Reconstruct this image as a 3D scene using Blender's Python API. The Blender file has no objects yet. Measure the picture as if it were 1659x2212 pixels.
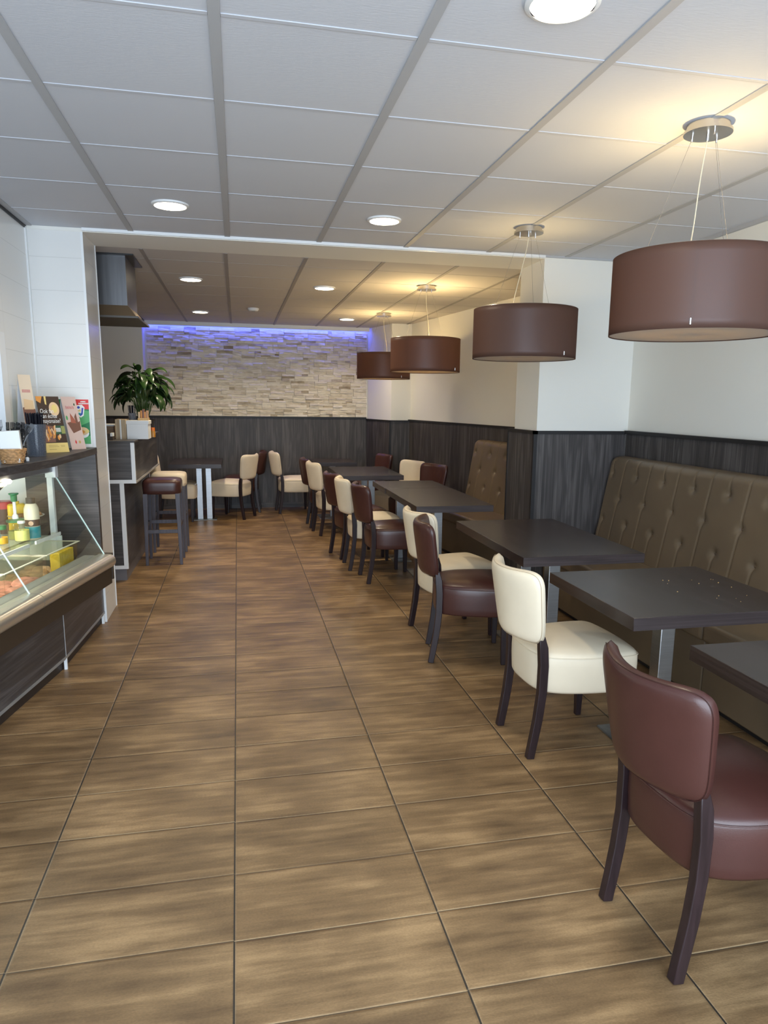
import bpy, bmesh, math, random
from mathutils import Vector, Matrix
random.seed(7)
SC = bpy.context.scene
COL = SC.collection
PI = math.pi

# ------------------------------------------------------------------ camera
cam_d = bpy.data.cameras.new('camera'); cam = bpy.data.objects.new('camera', cam_d); COL.objects.link(cam)
cr = Vector((0.97695548, -0.21309724, 0.01214706)); cu = Vector((0.02737684, 0.18154403, 0.98300166)); cw = Vector((0.21168017, 0.96001632, -0.18319437))
M = Matrix(((cr.x, cu.x, -cw.x, 0.05039767), (cr.y, cu.y, -cw.y, -1.85128993), (cr.z, cu.z, -cw.z, 1.51439331), (0, 0, 0, 1)))
cam.matrix_world = M
cam_d.sensor_fit = 'VERTICAL'; cam_d.sensor_height = 36.0; cam_d.sensor_width = 27.0
cam_d.lens = 36.0 * 1548.25397 / 2212.0
cam_d.shift_x = -26.628 / 2212.0; cam_d.shift_y = 52.234 / 2212.0
cam_d.clip_start = 0.05
SC.camera = cam

# ------------------------------------------------------------------ world, lights, exposure
world = bpy.data.worlds.new('world'); SC.world = world; world.use_nodes = True
world.node_tree.nodes['Background'].inputs['Color'].default_value = (0.62, 0.74, 1.0, 1)
world.node_tree.nodes['Background'].inputs['Strength'].default_value = 0.8
SC.view_settings.view_transform = 'Standard'
SC.view_settings.look = 'None'; SC.view_settings.gamma = 1.0; SC.view_settings.use_curve_mapping = False
SC.view_settings.exposure = 0.12
SC.cycles.use_denoising = True
SC.cycles.max_bounces = 10; SC.cycles.diffuse_bounces = 5; SC.cycles.glossy_bounces = 4
SC.cycles.transparent_max_bounces = 16; SC.cycles.transmission_bounces = 6
SC.cycles.sample_clamp_indirect = 6.0

def area(name, loc, rot, sx, sy, power, color, spread=PI):
    l = bpy.data.lights.new(name, 'AREA'); l.shape = 'RECTANGLE'; l.size = sx; l.size_y = sy
    l.energy = power; l.color = color; l.spread = spread
    o = bpy.data.objects.new(name, l); o.location = loc; o.rotation_euler = rot; COL.objects.link(o); return o
# daylight entering through the shop window behind the camera
DAY = 225.0
area('window_daylight', (0.3, -2.98, 1.27), (PI/2, 0, 0), 4.6, 2.3, DAY, (0.72, 0.86, 1.0))
WARM = (1.0, 0.76, 0.44)

# ------------------------------------------------------------------ helpers
def srgb(r, g, b):
    f = lambda c: (c/255/12.92) if c/255 <= 0.04045 else ((c/255+0.055)/1.055)**2.4
    return (f(r), f(g), f(b), 1.0)
MATS = {}
def mat(name, color=(0.5,0.5,0.5,1), rough=0.5, metal=0.0, spec=0.5, emit=None, estr=0.0, bump=None, alpha=1.0, trans=0.0, coat=0.0, var=None):
    m = bpy.data.materials.new(name); m.use_nodes = True
    nt = m.node_tree; b = nt.nodes['Principled BSDF']
    b.inputs['Base Color'].default_value = color if len(color) == 4 else (*color, 1)
    b.inputs['Roughness'].default_value = rough; b.inputs['Metallic'].default_value = metal
    b.inputs['Specular IOR Level'].default_value = spec
    b.inputs['Coat Weight'].default_value = coat
    if emit: b.inputs['Emission Color'].default_value = (*emit[:3], 1); b.inputs['Emission Strength'].default_value = estr
    b.inputs['Transmission Weight'].default_value = trans; b.inputs['Alpha'].default_value = alpha
    tc = nt.nodes.new('ShaderNodeTexCoord')
    if var:   # (scale vector, amount)
        mp = nt.nodes.new('ShaderNodeMapping'); mp.inputs['Scale'].default_value = var[0]
        nz = nt.nodes.new('ShaderNodeTexNoise'); nz.inputs['Scale'].default_value = 1.0; nz.inputs['Detail'].default_value = 5
        mx = nt.nodes.new('ShaderNodeMix'); mx.data_type = 'RGBA'
        cr_ = nt.nodes.new('ShaderNodeValToRGB'); cr_.color_ramp.elements[0].position = 0.35; cr_.color_ramp.elements[1].position = 0.65
        nt.links.new(tc.outputs['Object'], mp.inputs['Vector']); nt.links.new(mp.outputs['Vector'], nz.inputs['Vector'])
        nt.links.new(nz.outputs['Fac'], cr_.inputs['Fac']); nt.links.new(cr_.outputs['Color'], mx.inputs['Factor'])
        c = Vector(color[:3]); a = var[1]
        mx.inputs['A'].default_value = (*(c*(1-a)), 1); mx.inputs['B'].default_value = (*[min(1, v) for v in (c*(1+a))], 1)
        nt.links.new(mx.outputs['Result'], b.inputs['Base Color'])
    if bump:  # (scale vec, strength, distance)
        mp = nt.nodes.new('ShaderNodeMapping'); mp.inputs['Scale'].default_value = bump[0]
        nz = nt.nodes.new('ShaderNodeTexNoise'); nz.inputs['Scale'].default_value = 1.0; nz.inputs['Detail'].default_value = 4
        bp = nt.nodes.new('ShaderNodeBump'); bp.inputs['Strength'].default_value = bump[1]; bp.inputs['Distance'].default_value = bump[2]
        nt.links.new(tc.outputs['Object'], mp.inputs['Vector']); nt.links.new(mp.outputs['Vector'], nz.inputs['Vector'])
        nt.links.new(nz.outputs['Fac'], bp.inputs['Height']); nt.links.new(bp.outputs['Normal'], b.inputs['Normal'])
    MATS[name] = m
    return m

class MB:
    """collects geometry in one bmesh with material slots"""
    def __init__(s): s.bm = bmesh.new(); s.mats = []
    def mi(s, m):
        if m is None: return 0
        if m not in s.mats: s.mats.append(m)
        return s.mats.index(m)
    def face(s, pts, m=None):
        vs = [s.bm.verts.new(p) for p in pts]; f = s.bm.faces.new(vs); f.material_index = s.mi(m); return f
    def hexa(s, p, m=None):
        v = [s.bm.verts.new(q) for q in p]; k = s.mi(m)
        for q in ((3,2,1,0),(4,5,6,7),(0,1,5,4),(1,2,6,5),(2,3,7,6),(3,0,4,7)):
            f = s.bm.faces.new([v[i] for i in q]); f.material_index = k
    def box(s, x0, x1, y0, y1, z0, z1, m=None, T=None):
        p = [(x0,y0,z0),(x1,y0,z0),(x1,y1,z0),(x0,y1,z0),(x0,y0,z1),(x1,y0,z1),(x1,y1,z1),(x0,y1,z1)]
        if T: p = [T(*q) for q in p]
        s.hexa(p, m); return s
    def prism(s, poly, z0, z1, m=None):
        k = s.mi(m); a = [s.bm.verts.new((x,y,z0)) for x,y in poly]; b = [s.bm.verts.new((x,y,z1)) for x,y in poly]
        n = len(poly)
        for i in range(n):
            f = s.bm.faces.new((a[i],a[(i+1)%n],b[(i+1)%n],b[i])); f.material_index = k
        s.bm.faces.new(a[::-1]).material_index = k; s.bm.faces.new(b).material_index = k; return s
    def lathe(s, prof, n=32, m=None, c=(0,0,0), cap=True, sx=1, sy=1):
        k = s.mi(m); rings = []
        for r, z in prof:
            if r < 1e-6: rings.append([s.bm.verts.new((c[0],c[1],c[2]+z))])
            else: rings.append([s.bm.verts.new((c[0]+r*sx*math.cos(2*PI*i/n), c[1]+r*sy*math.sin(2*PI*i/n), c[2]+z)) for i in range(n)])
        for a, b in zip(rings, rings[1:]):
            for i in range(n):
                j = (i+1) % n
                if len(a) == 1 and len(b) == 1: break
                if len(a) == 1: f = s.bm.faces.new((a[0], b[j], b[i]))
                elif len(b) == 1: f = s.bm.faces.new((a[i], a[j], b[0]))
                else: f = s.bm.faces.new((a[i], a[j], b[j], b[i]))
                f.material_index = k
        if cap:
            if len(rings[0]) > 1: s.bm.faces.new(rings[0][::-1]).material_index = k
            if len(rings[-1]) > 1: s.bm.faces.new(rings[-1]).material_index = k
        return s
    def sweep(s, path, sec, m=None, closed_sec=True, T=None):
        """sec(i,t) -> list of (a,b) offsets in frame; frame from fixed side axis given by T=(side vec)"""
        k = s.mi(m); rings = []; n = len(path); P_ = [Vector(p) for p in path]
        side = Vector(T) if T else None
        prev = None
        for i, p in enumerate(P_):
            d = (P_[min(i+1,n-1)] - P_[max(i-1,0)]).normalized()
            if side: a = side.normalized(); b = d.cross(a).normalized()
            else:
                if prev is None: prev = d.orthogonal().normalized()
                a = (prev - d*prev.dot(d)).normalized(); prev = a; b = d.cross(a)
            rings.append([s.bm.verts.new(p + a*u + b*v) for u, v in sec(i, i/(n-1))])
        for a, b in zip(rings, rings[1:]):
            L_ = len(a)
            for i in range(L_):
                s.bm.faces.new((a[i], a[(i+1)%L_], b[(i+1)%L_], b[i])).material_index = k
        s.bm.faces.new(rings[0][::-1]).material_index = k; s.bm.faces.new(rings[-1]).material_index = k
        return s
    def tube(s, path, r, m=None, n=8):
        rr = r if callable(r) else (lambda t: r)
        return s.sweep(path, lambda i, t: [(rr(t)*math.cos(2*PI*j/n), rr(t)*math.sin(2*PI*j/n)) for j in range(n)], m)
    def grid(s, fn, nu, nv, m=None, closeu=False):
        k = s.mi(m)
        V = [[s.bm.verts.new(fn(i/(nu if closeu else nu-1) if True else 0, j/(nv-1))) for j in range(nv)] for i in range(nu)]
        for i in range(nu if closeu else nu-1):
            for j in range(nv-1):
                a = V[i]; b = V[(i+1) % nu]
                s.bm.faces.new((a[j], b[j], b[j+1], a[j+1])).material_index = k
        return V
    def build(s, name, m=None, parent=None, smooth=False, bevel=0, bseg=2, angle=40, loc=None, rz=0):
        bmesh.ops.remove_doubles(s.bm, verts=s.bm.verts, dist=1e-6)
        bmesh.ops.recalc_face_normals(s.bm, faces=s.bm.faces)
        me = bpy.data.meshes.new(name); s.bm.to_mesh(me); s.bm.free()
        if s.mats:
            for q in s.mats: me.materials.append(q)
        elif m: me.materials.append(m)
        if m and s.mats and m not in s.mats: pass
        o = bpy.data.objects.new(name, me); COL.objects.link(o)
        if parent: o.parent = parent
        if loc: o.location = loc
        if rz: o.rotation_euler[2] = rz
        if bevel:
            b = o.modifiers.new('bevel', 'BEVEL'); b.width = bevel; b.segments = bseg; b.limit_method = 'ANGLE'; b.angle_limit = math.radians(35)
            b.harden_normals = False
        if smooth or bevel:
            for p in me.polygons: p.use_smooth = True
            try: me.set_sharp_from_angle(angle=math.radians(angle))
            except Exception: pass
        return o

def tag(o, label=None, cat=None, group=None, kind=None):
    if label: o['label'] = label
    if cat: o['category'] = cat
    if group: o['group'] = group
    if kind: o['kind'] = kind
    return o
def structure(o): o['kind'] = 'structure'; return o
def thing(name, label, cat, loc=(0,0,0), rz=0, group=None):
    o = bpy.data.objects.new(name, None); o.empty_display_size = 0.1; COL.objects.link(o)
    o.location = loc; o.rotation_euler = (0, 0, rz); return tag(o, label, cat, group)
def dup(root, loc, rz, label, group=None):
    r = root.copy(); COL.objects.link(r); r.location = loc; r.rotation_euler = (0, 0, rz); r['label'] = label
    if group: r['group'] = group
    for ch in list(root.children):
        c = ch.copy(); COL.objects.link(c); c.parent = r
        for g in list(ch.children):
            d = g.copy(); COL.objects.link(d); d.parent = c
    return r
def text_mesh(body, size, m, depth=0.0006, align='LEFT', space=1.0, shear=0.0):
    cu_ = bpy.data.curves.new('lettering', 'FONT'); cu_.body = body; cu_.size = size; cu_.extrude = depth; cu_.align_x = align
    cu_.space_line = space; cu_.shear = shear
    to = bpy.data.objects.new('lettering', cu_); COL.objects.link(to)
    dg = bpy.context.evaluated_depsgraph_get(); dg.update()
    me = bpy.data.meshes.new_from_object(to.evaluated_get(dg)); bpy.data.objects.remove(to); bpy.data.curves.remove(cu_)
    me.materials.clear(); me.materials.append(m)
    return me

# ------------------------------------------------------------------ materials
def wood_mat(name, base, dark, light, axis='Z', rough=0.42, scale=1.0):
    m = bpy.data.materials.new(name); m.use_nodes = True; nt = m.node_tree; N = nt.nodes; Lk = nt.links; b = N['Principled BSDF']
    tc = N.new('ShaderNodeTexCoord'); mp = N.new('ShaderNodeMapping')
    s_ = {'Z': (9, 9, 0.9), 'X': (0.9, 9, 9), 'Y': (9, 0.9, 9), 'YV': (0.4, 0.9, 9)}[axis]
    mp.inputs['Scale'].default_value = tuple(v*scale for v in s_)
    Lk.new(tc.outputs['Object'], mp.inputs['Vector'])
    n1 = N.new('ShaderNodeTexNoise'); n1.inputs['Scale'].default_value = 1.3; n1.inputs['Detail'].default_value = 3; n1.inputs['Distortion'].default_value = 0.6
    Lk.new(mp.outputs['Vector'], n1.inputs['Vector'])
    # contour rings of a stretched noise give cathedral grain
    mul = N.new('ShaderNodeMath'); mul.operation = 'MULTIPLY'; mul.inputs[1].default_value = 22.0; Lk.new(n1.outputs['Fac'], mul.inputs[0])
    sn = N.new('ShaderNodeMath'); sn.operation = 'SINE'; Lk.new(mul.outputs[0], sn.inputs[0])
    mp2 = N.new('ShaderNodeMapping'); mp2.inputs['Scale'].default_value = tuple(v*scale*(14 if v > 1 else 1.6) for v in s_)
    Lk.new(tc.outputs['Object'], mp2.inputs['Vector'])
    n2 = N.new('ShaderNodeTexNoise'); n2.inputs['Scale'].default_value = 1.0; n2.inputs['Detail'].default_value = 4; Lk.new(mp2.outputs['Vector'], n2.inputs['Vector'])
    add = N.new('ShaderNodeMath'); add.operation = 'MULTIPLY_ADD'; add.inputs[1].default_value = 0.13; Lk.new(sn.outputs[0], add.inputs[0]); Lk.new(n2.outputs['Fac'], add.inputs[2])
    rp = N.new('ShaderNodeValToRGB'); e = rp.color_ramp.elements; e[0].position = 0.24; e[0].color = (*dark[:3], 1); e[1].position = 0.78; e[1].color = (*light[:3], 1)
    k = rp.color_ramp.elements.new(0.5); k.color = (*base[:3], 1)
    Lk.new(add.outputs[0], rp.inputs['Fac']); Lk.new(rp.outputs['Color'], b.inputs['Base Color'])
    b.inputs['Roughness'].default_value = rough
    bp = N.new('ShaderNodeBump'); bp.inputs['Strength'].default_value = 0.12; bp.inputs['Distance'].default_value = 0.002
    Lk.new(add.outputs[0], bp.inputs['Height']); Lk.new(bp.outputs['Normal'], b.inputs['Normal'])
    return m
WOODP = wood_mat('dark_laminate_panel', (0.060,0.053,0.052), (0.034,0.030,0.030), (0.115,0.105,0.103), 'Z', 0.5)
WOODH = wood_mat('dark_laminate_horizontal', (0.060,0.052,0.050), (0.036,0.031,0.030), (0.10,0.09,0.086), 'X', 0.45)
WOODHY = wood_mat('dark_laminate_lengthwise', (0.058,0.052,0.052), (0.034,0.030,0.031), (0.10,0.092,0.092), 'Y', 0.45)
EDGEB = wood_mat('wenge_edge_band', (0.042,0.030,0.030), (0.030,0.021,0.021), (0.062,0.046,0.046), 'X', 0.38)
WOODV = wood_mat('dark_laminate_side', (0.056,0.052,0.054), (0.032,0.030,0.032), (0.098,0.092,0.095), 'YV', 0.36)
WOODT = wood_mat('wenge_table', (0.028,0.019,0.018), (0.020,0.014,0.013), (0.041,0.029,0.026), 'Y', 0.26)
LEGW = mat('stained_leg_wood', (0.022,0.012,0.014,1), 0.36, var=((60,60,6),0.25))
BLACKT = mat('black_trim', (0.012,0.011,0.012,1), 0.5)
WALL = mat('cream_wall', (0.83,0.82,0.765,1), 0.85, bump=((90,90,90),0.15,0.002))
WHITE = mat('white_paint', (0.82,0.83,0.82,1), 0.5)
WHITEG = mat('white_gloss', (0.85,0.87,0.88,1), 0.2)
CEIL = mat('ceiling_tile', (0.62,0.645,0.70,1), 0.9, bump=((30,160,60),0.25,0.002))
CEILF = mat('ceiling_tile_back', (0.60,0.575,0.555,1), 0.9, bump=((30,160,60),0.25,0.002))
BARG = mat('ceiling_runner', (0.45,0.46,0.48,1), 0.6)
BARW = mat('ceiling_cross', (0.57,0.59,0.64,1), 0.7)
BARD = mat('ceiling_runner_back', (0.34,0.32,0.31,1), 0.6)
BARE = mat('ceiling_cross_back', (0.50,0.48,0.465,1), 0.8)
STEEL = mat('brushed_steel', (0.50,0.52,0.54,1), 0.36, metal=1.0, var=((4,4,300),0.08))
STEELD = mat('base_plate_steel', (0.30,0.30,0.29,1), 0.38, metal=0.8, var=((9,9,9),0.3))
NICKEL = mat('satin_nickel', (0.55,0.53,0.50,1), 0.25, metal=1.0)
CHROME = mat('chrome', (0.8,0.8,0.82,1), 0.08, metal=1.0)
BROWNL = mat('brown_leather', (0.064,0.023,0.019,1), 0.32, spec=0.55, bump=((260,260,260),0.18,0.001), var=((5,5,5),0.10))
CREAML = mat('cream_leather', (0.84,0.73,0.55,1), 0.42, bump=((260,260,260),0.15,0.001), var=((4,4,4),0.05))
BROWNP = mat('brown_piping', (0.035,0.011,0.010,1), 0.4)
CREAMP = mat('cream_piping', (0.50,0.40,0.27,1), 0.5)
TAUPE = mat('taupe_leather', (0.150,0.108,0.066,1), 0.40, spec=0.5, bump=((200,200,200),0.12,0.001), var=((3,3,3),0.08))
TAUPEB = mat('taupe_button', (0.115,0.078,0.046,1), 0.4)
GLOWD = mat('downlight_lens', (1,1,1,1), 0.5, emit=(1.0,0.86,0.62), estr=16.0)
GROUTC = (0.035,0.028,0.022,1)

def floor_material():
    m = bpy.data.materials.new('wood_look_floor_tile'); m.use_nodes = True; nt = m.node_tree; N = nt.nodes; Lk = nt.links; b = N['Principled BSDF']
    def math_(op, a=None, c=None, v0=None, v1=None, v2=None):
        n = N.new('ShaderNodeMath'); n.operation = op
        if a is not None: Lk.new(a, n.inputs[0])
        if c is not None: Lk.new(c, n.inputs[1])
        if v0 is not None: n.inputs[0].default_value = v0
        if v1 is not None: n.inputs[1].default_value = v1
        if v2 is not None: n.inputs[2].default_value = v2
        return n.outputs[0]
    tc = N.new('ShaderNodeTexCoord'); sp = N.new('ShaderNodeSeparateXYZ'); Lk.new(tc.outputs['Object'], sp.inputs[0])
    gx = math_('MULTIPLY', sp.outputs['X'], v1=1/0.6)
    ix = math_('FLOOR', gx); fx = math_('FRACT', gx)
    # rows slip by a couple of millimetres from column to column
    wn0 = N.new('ShaderNodeTexWhiteNoise'); wn0.noise_dimensions = '1D'; Lk.new(ix, wn0.inputs['W'])
    sh = math_('MULTIPLY', wn0.outputs['Value'], v1=0.03)
    gy = math_('ADD', math_('MULTIPLY', sp.outputs['Y'], v1=1/0.3), sh)
    iy = math_('FLOOR', gy); fy = math_('FRACT', gy)
    dx = math_('MULTIPLY', math_('SUBTRACT', math_('ABSOLUTE', math_('SUBTRACT', fx, v1=0.5)), v1=0.5), v1=-0.6)   # metres to column joint
    dy = math_('MULTIPLY', math_('SUBTRACT', math_('ABSOLUTE', math_('SUBTRACT', fy, v1=0.5)), v1=0.5), v1=-0.3)
    cmb = N.new('ShaderNodeCombineXYZ'); Lk.new(ix, cmb.inputs[0]); Lk.new(iy, cmb.inputs[1])
    wn = N.new('ShaderNodeTexWhiteNoise'); wn.noise_dimensions = '2D'; Lk.new(cmb.outputs[0], wn.inputs['Vector'])
    # streaky colour along X
    mp = N.new('ShaderNodeMapping'); mp.inputs['Scale'].default_value = (2.4, 20, 1); Lk.new(tc.outputs['Object'], mp.inputs['Vector'])
    off = N.new('ShaderNodeVectorMath'); off.operation = 'MULTIPLY'; Lk.new(wn.outputs['Color'], off.inputs[0]); off.inputs[1].default_value = (37, 37, 0)
    ad = N.new('ShaderNodeVectorMath'); ad.operation = 'ADD'; Lk.new(mp.outputs[0], ad.inputs[0]); Lk.new(off.outputs[0], ad.inputs[1])
    n1 = N.new('ShaderNodeTexNoise'); n1.inputs['Scale'].default_value = 1.0; n1.inputs['Detail'].default_value = 6; n1.inputs['Roughness'].default_value = 0.62; n1.inputs['Distortion'].default_value = 0.12
    Lk.new(ad.outputs[0], n1.inputs['Vector'])
    mp2 = N.new('ShaderNodeMapping'); mp2.inputs['Scale'].default_value = (2.2, 3.2, 1); Lk.new(tc.outputs['Object'], mp2.inputs['Vector'])
    n2 = N.new('ShaderNodeTexNoise'); n2.inputs['Scale'].default_value = 1.3; n2.inputs['Detail'].default_value = 4; Lk.new(mp2.outputs[0], n2.inputs['Vector'])
    mixn = math_('ADD', math_('MULTIPLY', n1.outputs['Fac'], v1=0.52), math_('MULTIPLY', n2.outputs['Fac'], v1=0.48))
    rp = N.new('ShaderNodeValToRGB'); e = rp.color_ramp.elements
    e[0].position = 0.36; e[0].color = (0.122,0.072,0.035,1); e[1].position = 0.64; e[1].color = (0.40,0.255,0.125,1)
    k = e.new(0.5); k.color = (0.225,0.138,0.066,1)
    Lk.new(mixn, rp.inputs['Fac'])
    hs = N.new('ShaderNodeHueSaturation'); Lk.new(rp.outputs['Color'], hs.inputs['Color'])
    Lk.new(math_('ADD', math_('MULTIPLY', wn.outputs['Value'], v1=0.16), v1=0.92), hs.inputs['Value'])
    gm = math_('LESS_THAN', dx, v1=0.0027)
    gm2 = math_('MULTIPLY', math_('LESS_THAN', dy, v1=0.0017), v1=0.70)
    gmax = math_('MAXIMUM', gm, gm2)
    mx = N.new('ShaderNodeMix'); mx.data_type = 'RGBA'; Lk.new(gmax, mx.inputs['Factor']); Lk.new(hs.outputs['Color'], mx.inputs['A']); mx.inputs['B'].default_value = GROUTC
    # worn pale line along one side of every joint, and fine speckle
    wl = math_('MULTIPLY', math_('MULTIPLY', math_('LESS_THAN', math_('MULTIPLY', fy, v1=0.3), v1=0.0050), math_('GREATER_THAN', math_('MULTIPLY', fy, v1=0.3), v1=0.0018)), c=math_('MULTIPLY', wn.outputs['Value'], v1=0.75))
    wl2 = math_('MULTIPLY', math_('MULTIPLY', math_('LESS_THAN', math_('MULTIPLY', fx, v1=0.6), v1=0.0052), math_('GREATER_THAN', math_('MULTIPLY', fx, v1=0.6), v1=0.0028)), v1=0.30)
    mw = N.new('ShaderNodeMix'); mw.data_type = 'RGBA'; Lk.new(math_('MAXIMUM', wl, wl2), mw.inputs['Factor']); Lk.new(mx.outputs['Result'], mw.inputs['A']); mw.inputs['B'].default_value = (0.46,0.34,0.20,1)
    n4 = N.new('ShaderNodeTexNoise'); n4.inputs['Scale'].default_value = 1; n4.inputs['Detail'].default_value = 3; mp4 = N.new('ShaderNodeMapping'); mp4.inputs['Scale'].default_value = (120, 320, 1)
    Lk.new(tc.outputs['Object'], mp4.inputs[0]); Lk.new(mp4.outputs[0], n4.inputs['Vector'])
    hs2 = N.new('ShaderNodeHueSaturation'); Lk.new(mw.outputs['Result'], hs2.inputs['Color']); Lk.new(math_('ADD', math_('MULTIPLY', n4.outputs['Fac'], v1=0.7), v1=0.65), hs2.inputs['Value'])
    Lk.new(hs2.outputs['Color'], b.inputs['Base Color'])
    # pillowed edges + fine grain relief
    ex = N.new('ShaderNodeMapRange'); Lk.new(dx, ex.inputs['Value']); ex.inputs['From Max'].default_value = 0.009; ex.interpolation_type = 'SMOOTHSTEP'
    ey = N.new('ShaderNodeMapRange'); Lk.new(dy, ey.inputs['Value']); ey.inputs['From Max'].default_value = 0.009; ey.interpolation_type = 'SMOOTHSTEP'
    edge = math_('MULTIPLY', ex.outputs[0], ey.outputs[0])
    n3 = N.new('ShaderNodeTexNoise'); n3.inputs['Scale'].default_value = 150; n3.inputs['Detail'].default_value = 3; Lk.new(tc.outputs['Object'], n3.inputs['Vector'])
    tilt = math_('MULTIPLY', math_('SUBTRACT', wn.outputs['Value'], v1=0.5), fy)
    h = math_('ADD', math_('ADD', math_('MULTIPLY', edge, v1=1.0), math_('MULTIPLY', n3.outputs['Fac'], v1=0.28)), math_('ADD', math_('MULTIPLY', n1.outputs['Fac'], v1=0.5), math_('MULTIPLY', tilt, v1=0.6)))
    bp = N.new('ShaderNodeBump'); bp.inputs['Strength'].default_value = 0.75; bp.inputs['Distance'].default_value = 0.0022
    Lk.new(h, bp.inputs['Height']); Lk.new(bp.outputs['Normal'], b.inputs['Normal'])
    b.inputs['Roughness'].default_value = 0.36; b.inputs['Specular IOR Level'].default_value = 0.45
    rr = N.new('ShaderNodeMapRange'); Lk.new(n1.outputs['Fac'], rr.inputs['Value']); rr.inputs['To Min'].default_value = 0.30; rr.inputs['To Max'].default_value = 0.48; Lk.new(rr.outputs[0], b.inputs['Roughness'])
    return m
def tile_wall_material():
    m = bpy.data.materials.new('white_wall_tile'); m.use_nodes = True; nt = m.node_tree; N = nt.nodes; Lk = nt.links; b = N['Principled BSDF']
    tc = N.new('ShaderNodeTexCoord'); sp = N.new('ShaderNodeSeparateXYZ'); Lk.new(tc.outputs['Object'], sp.inputs[0])
    def mm(op, a, v1=None, c=None):
        n = N.new('ShaderNodeMath'); n.operation = op; Lk.new(a, n.inputs[0])
        if c is not None: Lk.new(c, n.inputs[1])
        elif v1 is not None: n.inputs[1].default_value = v1
        return n.outputs[0]
    fz = mm('FRACT', mm('MULTIPLY', mm('ADD', sp.outputs['Z'], 0.018), 1/0.2))
    dz = mm('LESS_THAN', fz, 0.015)
    fy = mm('FRACT', mm('MULTIPLY', mm('ADD', sp.outputs['Y'], 0.37), 1/0.6))
    dyy = mm('LESS_THAN', fy, 0.004)
    g = mm('MAXIMUM', dz, c=dyy)
    mx = N.new('ShaderNodeMix'); mx.data_type = 'RGBA'; Lk.new(g, mx.inputs['Factor']); mx.inputs['A'].default_value = (0.80,0.80,0.78,1); mx.inputs['B'].default_value = (0.66,0.66,0.64,1)
    Lk.new(mx.outputs['Result'], b.inputs['Base Color']); b.inputs['Roughness'].default_value = 0.22
    bp = N.new('ShaderNodeBump'); bp.inputs['Strength'].default_value = 0.3; bp.inputs['Distance'].default_value = 0.002; bp.invert = True
    Lk.new(g, bp.inputs['Height']); Lk.new(bp.outputs['Normal'], b.inputs['Normal'])
    return m
FLOORM = floor_material(); TILEW = tile_wall_material()

def glass_mat(name, tint=(0.93,0.97,0.96,1), gloss=0.06):
    m = bpy.data.materials.new(name); m.use_nodes = True; nt = m.node_tree; N = nt.nodes; Lk = nt.links
    for n in list(N): N.remove(n)
    out = N.new('ShaderNodeOutputMaterial'); tr = N.new('ShaderNodeBsdfTransparent'); tr.inputs[0].default_value = tint
    gl = N.new('ShaderNodeBsdfGlossy'); gl.inputs['Roughness'].default_value = 0.02; gl.inputs[0].default_value = (1,1,1,1)
    lw = N.new('ShaderNodeLayerWeight'); lw.inputs['Blend'].default_value = 0.5
    pw = N.new('ShaderNodeMath'); pw.operation = 'POWER'; pw.inputs[1].default_value = 5.0; Lk.new(lw.outputs['Facing'], pw.inputs[0])
    fr = N.new('ShaderNodeMath'); fr.operation = 'MULTIPLY_ADD'; fr.inputs[1].default_value = 0.6; fr.inputs[2].default_value = 0.03; Lk.new(pw.outputs[0], fr.inputs[0])
    mx = N.new('ShaderNodeMixShader'); Lk.new(fr.outputs[0], mx.inputs[0]); Lk.new(tr.outputs[0], mx.inputs[1]); Lk.new(gl.outputs[0], mx.inputs[2]); Lk.new(mx.outputs[0], out.inputs[0])
    return m
GLASS = glass_mat('counter_glass'); CLEARP = glass_mat('clear_plastic', (0.90,0.90,0.86,1)); SMOKEP = mat('smoked_plastic', (0.16,0.18,0.22,1), 0.15, alpha=0.45)
EDGE = mat('glass_edge', (0.62,0.80,0.82,1), 0.15, emit=None)

def shade_mat():
    m = bpy.data.materials.new('brown_shade_fabric'); m.use_nodes = True; nt = m.node_tree; N = nt.nodes; Lk = nt.links
    for n in list(N): N.remove(n)
    out = N.new('ShaderNodeOutputMaterial'); d = N.new('ShaderNodeBsdfDiffuse'); d.inputs[0].default_value = (0.135,0.076,0.058,1)
    t = N.new('ShaderNodeBsdfTranslucent'); t.inputs[0].default_value = (0.20,0.12,0.085,1)
    gl = N.new('ShaderNodeBsdfGlossy'); gl.inputs['Roughness'].default_value = 0.45; gl.inputs[0].default_value = (0.5,0.48,0.5,1)
    tc = N.new('ShaderNodeTexCoord'); wv = N.new('ShaderNodeTexNoise'); mp = N.new('ShaderNodeMapping'); mp.inputs['Scale'].default_value = (300,300,600)
    Lk.new(tc.outputs['Object'], mp.inputs[0]); Lk.new(mp.outputs[0], wv.inputs['Vector']); wv.inputs['Scale'].default_value = 1
    bp = N.new('ShaderNodeBump'); bp.inputs['Strength'].default_value = 0.2; bp.inputs['Distance'].default_value = 0.001
    Lk.new(wv.outputs['Fac'], bp.inputs['Height']); Lk.new(bp.outputs[0], d.inputs['Normal']); Lk.new(bp.outputs[0], gl.inputs['Normal'])
    m1 = N.new('ShaderNodeMixShader'); m1.inputs[0].default_value = 0.38; Lk.new(d.outputs[0], m1.inputs[1]); Lk.new(t.outputs[0], m1.inputs[2])
    m2 = N.new('ShaderNodeMixShader'); m2.inputs[0].default_value = 0.06; Lk.new(m1.outputs[0], m2.inputs[1]); Lk.new(gl.outputs[0], m2.inputs[2])
    Lk.new(m2.outputs[0], out.inputs[0]); return m
SHADE = shade_mat(); SEAM = mat('shade_seam_fabric', (0.060,0.030,0.026,1), 0.7); CABLE = mat('thin_steel_cable', (0.16,0.15,0.14,1), 0.5)
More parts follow.
